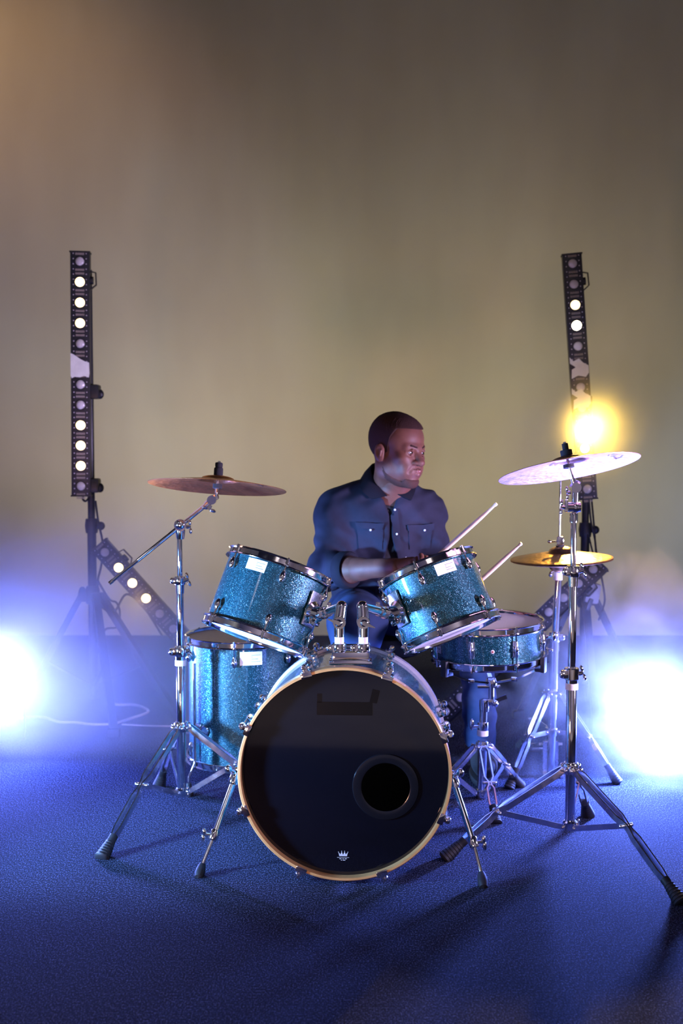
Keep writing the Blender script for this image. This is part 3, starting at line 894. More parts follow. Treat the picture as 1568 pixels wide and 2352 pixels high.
# tilter
m = MB()
p0 = Vector((bR.x, SR_, zat(0, 1190, SR_))); pc = W(1320, 1165, SR_); pt = W(1321, 1120, SR_); pr_ = W(1306, 1073, 3.28)
m.lathe([(0, -.012), (.012, -.012), (.0125, .012), (.010, .016), (0, .016)], p0, (0, 0, 1), 20)
m.ball(pc, (.0175, .017, .0185), 20, 14)
m.tube([pc + Vector((-.024, -.004, 0)), pc + Vector((.014, 0, 0))], .0145, 20)
m.box(pc + Vector((-.026, 0, .004)), (.010, .02, .036), None, .003)
m.tube([pc, pt], .0105, 18); m.tube([pt + Vector((0, -.016, 0)), pt + Vector((0, .016, 0))], .0145, 20)
m.ball(pt + Vector((.003, 0, .006)), (.014, .015, .015), 16, 10)
wing(m, pc + Vector((-.030, -.004, .0)), (-1, -.3, .1), .020); wing(m, pt + Vector((-.016, -.006, -.014)), (-1, -.3, -.1), .018)
m.build('tilter', M_chrome, standR)
ax = tom_axis(-8.6, 11.5)
m = MB(); m.tube([pt, pr_ + ax * .02, pr_ + ax * .075], .0042, 10); m.tube([pt, pt.lerp(pr_, .45)], .007, 12)
m.build('cymbal_rod', M_chrome, standR)
m = MB(); m.lathe([(0, .034), (.017, .034), (.017, .050), (0, .050)], pr_, ax, 20); m.lathe([(0, -.002), (.016, -.002), (.016, .008), (0, .008)], pr_, ax, 20)
m.lathe([(0, .052), (.009, .052), (.009, .070), (0, .070)], pr_, ax, 16)
m.build('felt_washer', M_felt, standR)

# -- left boom stand
SL_ = 3.65
bL = Vector((W(416, 1665, SL_).x, SL_, 0))
standL = thing('cymbal_stand', 'chrome boom cymbal stand at the left with a long angled arm', 'stand', loc=bL, group='chrome hardware stands')
stand_tubes(standL, bL, [(zat(0, 1822, SL_), zat(0, 1500, SL_), .0148), (zat(0, 1500, SL_), zat(0, 1335, SL_), .0115), (zat(0, 1335, SL_), zat(0, 1235, SL_), .0085)],
            [(zat(0, 1496, SL_), .0195, .032, 1), (zat(0, 1333, SL_), .0165, .028, 1)], [(zat(0, 1528, SL_), .0185, .018)])
hub_parts(standL, bL, zat(0, 1668, SL_), zat(0, 1818, SL_), .0148)
zh = zat(0, 1668, SL_); zl = zat(0, 1818, SL_)
for (F, q) in ((G(232, 1974), .50), (G(365, 1806), .45), (Vector((-.185, 3.60, 0)), .50)):
    dirv = Vector((F.x - bL.x, F.y - bL.y, 0)).normalized()
    hb = Vector((bL.x, bL.y, zh)) + dirv * .026
    kn = hb.lerp(F, q) + Vector((0, 0, .015))
    tripod_leg(standL, hb, kn, F, brace_from=Vector((bL.x, bL.y, zl)) + dirv * .022, boot=.085, boot_r=(.013, .023))
m = MB()
j = W(415, 1208, SL_); a0 = W(251, 1340, SL_ - .04); a1 = W(478, 1156, SL_ + .02)
jj = a0 + (a1 - a0) * ((j.x - a0.x) / (a1.x - a0.x))
m.lathe([(0, -.03), (.0125, -.03), (.0155, -.012), (.0165, 0), (0, .002)], jj + Vector((-.002, 0, -.014)), (0, 0, 1), 20)
m.tube([jj + Vector((0, -.020, .002)), jj + Vector((0, .020, .002))], .0195, 24)
m.ball(jj + Vector((0, -.018, .004)), (.017, .01, .017), 16, 10)
m.box(jj + Vector((-.004, 0, .004)), (.032, .028, .020), None, .005)
wing(m, jj + Vector((.020, -.012, -.004)), (1, -.2, .1), .022)
m.build('boom_tilter', M_chrome, standL)
m = MB(); ad = (a1 - a0).normalized()
m.tube([a0, a0 + ad * .012, a0 + ad * .013, a1], [.0052, .0052, .0058, .0058], 14, True)
m.lathe([(0, 0), (.0066, 0), (.0066, .014), (0, .014)], a0, ad, 14)
m.tube([a0 + ad * .115, a1], .0068, 14)
m.build('boom_arm', M_chrome, standL)
m = MB()
e = W(487, 1148, SL_ + .02)
m.tube([a1 - ad * .010, a1 + ad * .026], .0105, 18)
m.tube([e + Vector((0, -.018, 0)), e + Vector((0, .018, 0))], .0150, 20)
m.box(e + Vector((.004, 0, .006)), (.036, .022, .018), Matrix.Rotation(R(-20), 3, 'Y'), .006)
m.lathe([(0, 0), (.0065, 0), (.0065, .016), (0, .016)], W(498, 1132, SL_), tom_axis(3.6, 8.7), 14)
wing(m, e + Vector((-.006, -.004, -.018)), (-.35, -.2, -1), .024)
m.build('cymbal_tilter', M_chrome, standL)
axl = tom_axis(3.6, 8.7)
m = MB(); m.tube([W(496, 1140, SL_), cL, cL + axl * .085], .0042, 10); m.build('cymbal_rod', M_chrome, standL)
m = MB(); m.lathe([(0, .037), (.0135, .037), (.0150, .040), (.0150, .060), (.0135, .063), (0, .063)], cL, axl, 10)
m.lathe([(0, .063), (.0115, .064), (.0125, .070), (.0125, .078), (.010, .080), (0, .080)], cL, axl, 10)
m.lathe([(0, -.004), (.015, -.004), (.015, .010), (0, .010)], cL, axl, 20)
m.build('cymbal_sleeve', M_felt, standL)

# -- hi-hat
HY = 3.97
hb_ = Vector((W(1268, 1590, HY).x, HY, 0)); hc = W(1289, 1284, HY)
hat = thing('hi_hat_stand', 'chrome hi-hat stand with a foot pedal standing in the smoke', 'stand', loc=hb_, group='chrome hardware stands')
hx = lambda px, py: W(px, py, HY)
for nm, a, b, r in (('lower_tube', (1264, 1795), (1273, 1475), .0165), ('upper_tube', (1273, 1490), (1283, 1312), .0125)):
    m = MB(); m.tube([hx(*a), hx(*b)], r, 26); m.build(nm, M_chrome, hat)
m = MB(); m.tube([hx(1283, 1315), hx(1287, 1104)], .0038, 10); m.build('pull_rod', M_chrome, hat)
m = MB(); c = hx(1273, 1462); collar(m, c, .019, .034, -1); m.lathe([(0, -.05), (.0185, -.05), (.0185, -.016), (0, -.016)], c, (0, 0, 1), 22)
m.tube([c, c + Vector((-.06, -.01, 0))], .006, 10); m.ball(c + Vector((-.062, -.01, .004)), (.010, .008, .022))
m.build('height_collar', M_chrome, hat)
m = MB(); m.lathe([(.010, 0), (.0155, 0), (.0155, .030), (.010, .030)], hx(1281, 1332), (0, 0, 1), 22, closed=True); m.build('nylon_bushing', M_nylon, hat)
m = MB(); c = hx(1283, 1310)
m.lathe([(0, -.014), (.012, -.014), (.020, .000), (.034, .010), (.034, .014), (0, .014)], c, (0, 0, 1), 26)
m.ball(c + Vector((-.030, -.006, -.014)), (.007, .007, .009)); m.tube([c + Vector((-.030, -.006, -.006)), c + Vector((-.010, 0, .004))], .004)
m.build('cymbal_seat', M_chrome, hat)
m = MB(); c = hx(1285, 1243)
m.box(c, (.026, .024, .036), None, .006); m.tube([c + Vector((0, 0, -.032)), c + Vector((0, 0, .0))], .011, 18)
m.tube([c + Vector((-.010, 0, 0)), c + Vector((-.035, -.004, -.002))], .0035, 8); m.ball(c + Vector((-.036, -.004, -.001)), (.008, .005, .006))
m.build('clutch', M_chrome, hat)
m = MB(); m.lathe([(0, 0), (.015, 0), (.015, .026), (0, .026)], hx(1286, 1268), (0, 0, 1), 20); m.build('clutch_felt', M_felt, hat)
hubz = hx(1268, 1590)
for (F, q) in ((G(1168, 1812), .47), (G(1420, 1800), .50), (Vector((hb_.x - .05, 4.36, 0)), .5)):
    dirv = Vector((F.x - hb_.x, F.y - hb_.y, 0)).normalized()
    h0 = Vector((hubz.x, HY, hubz.z)) + dirv * .03; kn = h0.lerp(F, q) + Vector((0, 0, .004))
    bf = Vector((hx(1266, 1680).x, HY, hx(1266, 1680).z)) + dirv * .025
    tripod_leg(hat, h0, kn, F, brace_from=bf, boot=.075, w=.016, boot_r=(.012, .020))
for py in (1590, 1680):
    m = MB(); c = hx(1266, py); m.lathe([(0, -.014), (.022, -.014), (.024, 0), (.022, .014), (0, .014)], c, (0, 0, 1), 22)
    m.build('leg_hub', M_chrome, hat)
m = MB()
for px in (1251, 1277):
    a = hx(px, 1702); m.strip([a, Vector((a.x, HY, .012))], .014, .008, (1, 0, 0))
m.box(Vector((hb_.x, HY - .01, .008)), (.075, .05, .012), None, .004)
m.tube([hx(1251, 1704), hx(1277, 1704)], .007)
m.build('pedal_frame', M_chromed, hat)
m = MB(); v0 = Vector((hb_.x, HY + .02, .11)); v1 = Vector((hb_.x - .01, HY + .28, .03))
m.strip([v0, v1], .085, .009, (1, 0, 0)); m.box(v1 + Vector((0, .03, -.012)), (.085, .07, .02), None, .005)
m.build('foot_plate', M_chromed, hat)
hatn = tom_axis(-2.4, -1.0)
for fl, lab, off in ((1, 'upper bronze hi-hat cymbal held by the clutch', .0035), (-1, 'lower bronze hi-hat cymbal resting bowl up under the upper one', -.0035)):
    x, y, n = basis(hatn)
    cymbal('hi_hat_cymbal', lab, 'cymbal', hc + n * off, hatn, .178, M_hat, .022, .020, group='hi-hat cymbal pair', flip=fl)

# -- snare stand
SY = 3.72
ss_top = W(1127, 1545, SY); sb = W(1107, 1825, SY)
sst = thing('snare_stand', 'chrome basket stand under the snare drum', 'stand', loc=(sb.x, SY, 0), group='chrome hardware stands')
sp = lambda px, py: W(px, py, SY)
m = MB(); m.tube([sp(1128, 1556), sp(1128, 1612)], .0095, 18); m.build('upper_tube', M_chrome, sst)
m = MB(); m.tube([sp(1111, 1612), sp(1109, 1682)], .0125, 20); m.build('middle_tube', M_chrome, sst)
m = MB(); m.tube([sp(1108, 1700), sp(1106, 1826)], .0155, 22); m.build('lower_tube', M_chrome, sst)
m = MB(); c = sp(1112, 1620); m.lathe([(0, -.020), (.0155, -.020), (.017, 0), (.0155, .020), (0, .020)], c, (0, 0, 1), 22)
m.box(sp(1120, 1612), (.04, .022, .022), None, .006); m.ball(sp(1136, 1616), (.012, .010, .014))
m.strip([sp(1136, 1612), sp(1147, 1606), sp(1163, 1600)], .014, .006, (0, 0, 1))
m.build('ratchet_joint', M_chrome, sst)
m = MB(); c = sp(1109, 1668); m.lathe([(0, -.014), (.0175, -.014), (.019, 0), (.0175, .014), (0, .014)], c, (0, 0, 1), 22)
m.tube([c, c + Vector((-.036, -.008, 0))], .006, 10); m.ball(c + Vector((-.038, -.008, .008)), (.008, .007, .020)); m.build('height_collar', M_chrome, sst)
m = MB(); m.lathe([(.014, 0), (.0185, 0), (.0185, .018), (.014, .018)], sp(1108, 1689), (0, 0, 1), 22, closed=True); m.build('nylon_bushing', M_nylon, sst)
# basket
hubp = sp(1128, 1566)
m = MB(); m.lathe([(0, -.012), (.018, -.012), (.020, 0), (.014, .014), (0, .014)], hubp, (0, 0, 1), 20)
m.box(sp(1122, 1577), (.078, .012, .012), None, .003)
m.build('basket_hub', M_chrome, sst)
zb = SN.z - .075
for a in (-52, 62, 176):
    d = Vector((math.sin(R(a)), -math.cos(R(a)), 0)); tip = Vector((SN.x, SN.y, zb - .008)) + d * .175
    tip.z = (WM[snare.name] @ rad(a, .175, -.078)).z
    m = MB(); k = hubp + d * .02
    m.strip([k, k.lerp(tip, .5) + Vector((0, 0, -.012)), tip + d * .012], .014, .006, d.cross(Vector((0, 0, 1))))
    m.box(k.lerp(tip, .42) + Vector((0, 0, -.010)), (.020, .022, .014), None, .004)
    ar = m.build('basket_arm', M_chrome, sst)
    m = MB(); m.box(tip + d * .018 + Vector((0, 0, .010)), (.026, .016, .052), rot_rad(a), .005); m.box(tip + d * .006 + Vector((0, 0, -.008)), (.026, .03, .012), rot_rad(a), .004)
    m.build('rubber_grip', M_rubber, ar)
zh = sp(0, 1712).z; zl = sp(0, 1822).z
for z in (zh, zl):
    m = MB(); m.lathe([(0, -.014), (.020, -.014), (.023, 0), (.020, .014), (0, .014)], Vector((sp(1107, 1712).x, SY, z)), (0, 0, 1), 20)
    m.build('leg_hub', M_chrome, sst)
for (F, q) in ((G(1139, 1893), .5), (G(982, 1850), .5), (G(1196, 1806), .5)):
    c = Vector((sp(1107, 1712).x, SY, zh)); dirv = Vector((F.x - c.x, F.y - c.y, 0)).normalized()
    h0 = c + dirv * .026; kn = h0.lerp(F, q) + Vector((0, 0, .006))
    tripod_leg(sst, h0, kn, F, brace_from=Vector((c.x, c.y, zl)) + dirv * .020, boot=.06, w=.013, spread=.014, boot_r=(.014, .020))

# ---------------------------------------------------------------- LED bars, light stands, stage lamps, cables
M_lens = plain('unlit_lens', (0.62, 0.60, 0.60), 0.22, coat=0.5)
M_led1 = emit('lit_lens_warm', (1.0, 0.74, 0.36), 3.4)
M_led2 = emit('lit_lens_bright', (1.0, 0.78, 0.38), 60.0)
M_dot = plain('small_unlit_diode', (0.50, 0.46, 0.50), 0.3)
M_vent = plain('pale_slot', (0.34, 0.29, 0.24), 0.6)
M_foil = plain('crumpled_white_tape', (0.78, 0.82, 0.74), 0.5, bumpy=0.4, bscale=30)
M_foil_lit = plain('clear_crumpled_tape', (0.8, 0.8, 0.78), 0.35, bumpy=0.5, bscale=30)

def led_bar(label, A, B, face, lit, flare=(), tape=None, group='LED strip bars', width=.078, tape2=None):
    """A = top end, B = bottom end of the face centre line; face = outward normal"""
    A = Vector(A); B = Vector(B); L = (B - A).length
    z = (A - B).normalized(); y = -Vector(face); y = (y - z * y.dot(z)).normalized(); x = y.cross(z)
    t = thing('led_bar', label, 'light bar', mat=matrix_of((A + B) / 2, x, y, z), group=group)
    m = MB(); m.box((0, .028, 0), (width, .056, L), None, .002)
    m.build('housing', M_blkmetal, t, world=False)
    pitch = L * 47.0 / 562; z0 = L * (0.5 - 22.0 / 562)
    dots = MB(); vents = MB()
    for i in range(12):
        zc = z0 - i * pitch
        m = MB(); on = i in lit
        r = .0185 if not on else .0200
        m.lathe([(r + .002, .0), (r + .002, -.003), (r, -.004), (r, -.002)], (0, 0, zc), (0, 1, 0), 24, closed=True)
        m.build('lens_bezel', M_blkmetal, t, world=False)
        m = MB(); m.lathe([(0, -.0075), (r * .5, -.0065), (r * .85, -.004), (r, -.001), (r, .002), (0, .002)], (0, 0, zc), (0, 1, 0), 24)
        m.build('lens', M_led2 if i in flare else (M_led1 if on else M_lens), t, world=False)
        for sx in (-1, 1):
            for k in range(4):
                dots.lathe([(0, -.0022), (.0034, -.0014), (.0040, .001), (0, .001)], (sx * width * .335, 0, zc + pitch * (.375 - .25 * k)), (0, 1, 0), 10)
        for q in (.41, .59):
            for k in range(7):
                vents.box(((k - 3) * .0052, -.0004, zc - pitch * q), (.0034, .0022, .0085))
        if i == 0:
            for q in (-.36,):
                for k in range(7): vents.box(((k - 3) * .0052, -.0004, zc - pitch * q), (.0034, .0022, .009))
    pn = MB(); pn.box((0, -.0008, 0), (width - .002, .0016, L - .004), None, .0003)
    pn.mat(1)._add(dots.v, dots.f); pn.mat(2)._add([(x_, y_ - .0012, z_) for x_, y_, z_ in vents.v], vents.f)
    pn.build('perforated_panel', [M_blkmetal, M_dot, M_vent], t, world=False)
    for zz in (L / 2, -L / 2):
        m = MB(); m.box((0, .026, zz), (width + .006, .062, .006), None, .001)
        m.build('end_plate', M_blkmetal, t, world=False)
    # mounting yoke at the top side
    m = MB(); pts = [Vector((width / 2, .030, L / 2 - .075)), Vector((width / 2 + .022, .030, L / 2 - .080)), Vector((width / 2 + .024, .030, L / 2 - .13)), Vector((width / 2, .030, L / 2 - .15))]
    m.strip(pts, .016, .005, (0, 1, 0)); m.tube([Vector((width / 2, .03, L / 2 - .112)), Vector((width / 2 + .012, .03, L / 2 - .112))], .016, 18)
    m.build('yoke', M_blkmetal, t, world=False)
    for tp in (tape, tape2):
        if tp:
            zt, ht = tp[0], tp[1]
            m = MB(); n = 8; vs = []; rng = random.Random(int(zt * 1000) + 5)
            top = [(-.5, .5), (-.46, .52), (-.30, .46), (0, .30), (.25, .20), (.48, .15)] if tp[2] == 0 else [(-.5, .5), (-.3, .30), (0, .42), (.2, .2), (.48, .05)]
            bot = [(.5, -.3), (.46, -.46), (.2, -.40), (0, -.46), (-.3, -.44), (-.44, -.5), (-.5, -.4)] if tp[2] == 0 else [(.48, -.3), (.3, -.5), (-.1, -.4), (-.46, -.55), (-.42, -.1), (-.2, .0), (-.5, .2)]
            poly = [Vector((a * width * .98, -.0085 - .003 * rng.random(), zt + b * ht)) for a, b in top + bot]
            m.poly(poly, (0, 1, 0), .0012)
            m.build('tape_patch', M_foil, t, world=False)
    return t, x, y, z

YB = 4.70
A1 = W(183, 578, YB); B1 = W(186, 1139, YB)
barL, *_ = led_bar('upright LED bar on the left stand with six lit lenses and white tape patch', A1, B1, (.10, -1, 0), (1, 2, 3, 8, 9, 10), tape=(-.0 + (0.5 - 262.0 / 562) * (A1 - B1).length, .10, 0))
A2 = W(226, 1252, YB - .02); B2 = A2 + (W(389, 1438, YB - .02) - W(237, 1268, YB - .02)).normalized() * 1.02
led_bar('slanting LED bar leaning from the left stand with three lit lenses', A2, B2, (.05, -1, .05), (1, 2, 3), flare=())
A3 = W(1313, 583, YB); B3 = W(1350, 1146, YB)
barR, *_ = led_bar('upright LED bar on the right stand with one blazing lens', A3, B3, (-.12, -1, 0), (2, 3, 8, 9), flare=(3, 8), tape=((0.5 - 258.0 / 562) * (A3 - B3).length, .085, 1), tape2=((0.5 - 328.0 / 562) * (A3 - B3).length, .085, 1))
A4 = W(1378, 1292, YB - .03); d4 = (W(1190, 1440, YB - .03) - W(1330, 1305, YB - .03)).normalized()
led_bar('unlit LED bar slanting down behind the hi-hat stand', A4, A4 + d4 * 1.02, (-.25, -1, .35), ())
# strong beam of the blazing lens
bz = A3.lerp(B3, (22 + 8 * 47 + 4) / 562.0)
spot('blazing_lens_light', bz + Vector((-.01, -.03, 0)), (1.3, 0.0, 1.1), 460, (1.0, 0.62, 0.10), 86, 1.0, .02)
bz2 = A3.lerp(B3, (22 + 3 * 47) / 562.0)
spot('bright_lens_light', bz2 + Vector((-.01, -.035, 0)), (1.3, 0.0, 1.4), 7, (1.0, 0.62, 0.2), 90, 1.0, .02)
for (p, e_) in ((A1.lerp(B1, (22 + 3 * 47) / 562.0), 2.0), (A1.lerp(B1, (22 + 8 * 47) / 562.0), 1.6), (W(328, 1371, YB), 3.0)):
    spot('lens_light', p + Vector((0, -.035, 0)), p + Vector((.3, -4, 0)), e_, (1.0, 0.66, 0.3), 120, 1.0, .02)

def light_stand(label, base, hubz, feet, ztop, r0=.020, group='black lighting stands'):
    t = thing('light_stand', label, 'stand', loc=base, group=group)
    b = Vector(base)
    m = MB(); m.tube([b + Vector((0, 0, .10)), b + Vector((0, 0, hubz + .30))], r0, 20); m.build('lower_pole', M_blkmetal, t)
    m = MB(); m.tube([b + Vector((0, 0, hubz + .28)), b + Vector((0, 0, ztop))], r0 * .82, 20); m.build('upper_pole', M_blkmetal, t)
    m = MB(); m.lathe([(0, -.03), (r0 + .008, -.03), (r0 + .012, -.02), (r0 + .012, .03), (r0 + .006, .045), (0, .045)], b + Vector((0, 0, hubz)), (0, 0, 1), 20)
    m.ball(b + Vector((-r0 - .022, -.01, .02 + hubz)), (.016, .012, .024))
    for f in feet:
        d = Vector((f[0] - b.x, f[1] - b.y, 0)).normalized(); m.box(b + Vector((0, 0, hubz)) + d * .035, (.05, .03, .04), Matrix.Rotation(math.atan2(d.y, d.x), 3, 'Z'), .006)
    m.build('leg_hub', M_blkmetal, t)
    m = MB(); m.lathe([(0, -.03), (r0 + .006, -.03), (r0 + .010, 0), (r0 + .006, .03), (0, .03)], b + Vector((0, 0, hubz + .30)), (0, 0, 1), 20)
    m.ball(b + Vector((r0 + .022, -.01, hubz + .30)), (.018, .012, .018)); m.build('pole_clamp', M_blkmetal, t)
    for f in feet:
        F = Vector(f); d = Vector((F.x - b.x, F.y - b.y, 0)).normalized(); h = b + Vector((0, 0, hubz)) + d * .05
        m = MB(); m.strip([h, F + Vector((0, 0, .02))], .030, .024, d.cross(Vector((0, 0, 1)))); L = m.build('leg', M_blkmetal, t)
        m = MB(); m.box(F + Vector((0, 0, .018)), (.05, .04, .036), None, .008); m.build('rubber_foot', M_rubber, L)
        m = MB(); mid = h.lerp(F, .5); m.strip([b + Vector((0, 0, .16)) + d * .02, mid], .016, .008, d.cross(Vector((0, 0, 1)))); m.build('brace', M_blkmetal, t)
    return t
pl = W(213, 1400, YB + .06)
ls1 = light_stand('black tripod light stand at the left holding two LED bars', (pl.x, pl.y, 0), zat(0, 1370, YB + .06),
            (tuple(G(425, 1684)), tuple(G(30, 1668)), tuple(G(262, 1692))), zat(0, 620, YB + .06), .0185)
for pz in (900, 1115):
    c = W(205, pz, YB + .04); m = MB(); m.box(c + Vector((.01, .0, 0)), (.07, .06, .06), None, .01); m.ball(c + Vector((.045, 0, -.01)), (.016, .014, .02)); m.build('bar_clamp', M_blkmetal, ls1)
pr2 = W(1341, 1400, YB + .09)
ls2 = light_stand('black tripod light stand at the right behind the hi-hat', (pr2.x, pr2.y, 0), zat(0, 1378, YB + .09),
            (tuple(G(1500, 1672)), tuple(G(1190, 1650)), tuple(G(1372, 1716))), zat(0, 905, YB + .09), .0185)
for pz in (925, 1130):
    c = W(1338, pz, YB + .07); m = MB(); m.box(c, (.07, .06, .06), None, .01); m.build('bar_clamp', M_blkmetal, ls2)
# power plug block hanging under the right stand bar
t = thing('power_adapter', 'white cable adapter hanging beside the right light stand', 'adapter', loc=W(1362, 1370, YB))
m = MB(); m.box(W(1360, 1362, YB), (.06, .04, .085), Matrix.Rotation(R(10), 3, 'Y'), .012); m.build('casing', M_nylon, t)
m = MB(); m.box(W(1353, 1388, YB - .02), (.018, .02, .05), Matrix.Rotation(R(20), 3, 'Y'), .004); m.build('plug', M_black, t)

def cable(name, label, pts, r, mat, cat='cable', n=8, group=None):
    m = MB(); m.tube(smooth_path(pts, n), r, 8); o = m.build(name, mat); return tag(o, label, cat, group)
M_cord = plain('pale_cord', (0.62, 0.56, 0.50), 0.5)
fl = lambda px, py, z=.006: G(px, py, z)
cable('floor_cable', 'pale power cord looping over the carpet by the left light stand', [fl(-40, 1652), fl(20, 1652), fl(62, 1648), fl(100, 1648), fl(136, 1658), fl(170, 1659), fl(215, 1664), fl(262, 1662), fl(300, 1650), fl(335, 1638), fl(338, 1630), fl(310, 1619), fl(262, 1617), fl(247, 1597)], .0058, M_cord)
cable('floor_cable', 'thin pale cord lying straight across the carpet behind the boom stand', [fl(280, 1664, .004), fl(340, 1667, .004), fl(400, 1668, .004), fl(440, 1668, .004)], .0035, M_cord)
cY = YB + .02
cable('black_cable', 'black cable drooping from the left pole to the slanting bar', [W(219, 1150, cY), W(226, 1200, cY), W(236, 1250, cY), W(232, 1300, cY), W(224, 1340, cY), W(232, 1390, cY), W(262, 1405, cY), W(290, 1365, cY), W(330, 1395, cY), W(372, 1460, cY)], .0045, M_rubber, group='black cables')
cable('black_cable', 'black cable looping around the hub of the left light stand', [W(222, 1330, cY), W(250, 1375, cY), W(268, 1385, cY), W(275, 1410, cY), W(268, 1440, cY), W(240, 1448, cY), W(225, 1500, cY)], .0045, M_rubber, group='black cables')
cable('black_cable', 'short black loop under the foot of the upright left bar', [W(192, 1136, cY), W(190, 1146, cY), W(196, 1151, cY), W(203, 1144, cY), W(203, 1130, cY)], .0045, M_rubber, group='black cables')
cable('black_cable', 'black cable hanging straight from the right upright bar', [W(1352, 1146, YB), W(1357, 1200, YB), W(1366, 1240, YB), W(1369, 1275, YB), W(1374, 1300, YB)], .0042, M_rubber, group='black cables')
cable('black_cable', 'black cable hanging beside the right pole with a bend', [W(1358, 1146, YB), W(1363, 1200, YB), W(1368, 1260, YB), W(1376, 1300, YB), W(1388, 1370, YB), W(1383, 1400, YB), W(1374, 1425, YB)], .0042, M_rubber, group='black cables')
cable('black_cable', 'short black cable curving down to the slanting right bar', [W(1346, 1195, YB), W(1353, 1235, YB), W(1358, 1258, YB), W(1364, 1280, YB)], .0036, M_rubber, group='black cables')
cable('black_cable', 'black cable sagging behind the snare drum', [W(1312, 1345, YB), W(1290, 1370, YB), W(1255, 1395, YB), W(1232, 1440, YB), W(1250, 1470, YB), W(1290, 1440, YB)], .0045, M_rubber, group='black cables')

# stage lamps on the floor
M_beam = emit('stage_lamp_lens', (0.62, 0.72, 1.0), 14.0)
def stage_lamp(label, c, to):
    d = (Vector(to) - c).normalized(); x, y, n = basis(d, Vector((1, 0, 0)))
    t = thing('stage_lamp', label, 'stage light', loc=(c.x, c.y, 0), group='stage lamps on the floor')
    m = MB(); m.lathe([(0, -.20), (.06, -.20), (.085, -.16), (.098, -.02), (.105, 0), (.098, .004), (.092, -.004), (.092, -.012), (0, -.012)], c, d, 32)
    m.build('housing', M_blkmetal, t)
    m = MB(); m.lathe([(0, -.004), (.088, -.006), (.088, -.011), (0, -.011)], c, d, 32); m.build('lens', M_beam, t)
    m = MB(); s = d.cross(Vector((0, 0, 1))).normalized()
    q = c - d * .09
    m.strip([q + s * .125, Vector((q.x, q.y, .03)) + s * .125, Vector((q.x, q.y, .012)) + s * .10, Vector((q.x, q.y, .012)) - s * .10, Vector((q.x, q.y, .03)) - s * .125, q - s * .125], .03, .006, d)
    m.build('yoke', M_blkmetal, t)
stage_lamp('glaring stage lamp on the carpet at the left edge', PAR_L, (-.2, 1.2, .5))
stage_lamp('glaring stage lamp inside the smoke at the right edge', PAR_R, (.2, 1.2, .5))

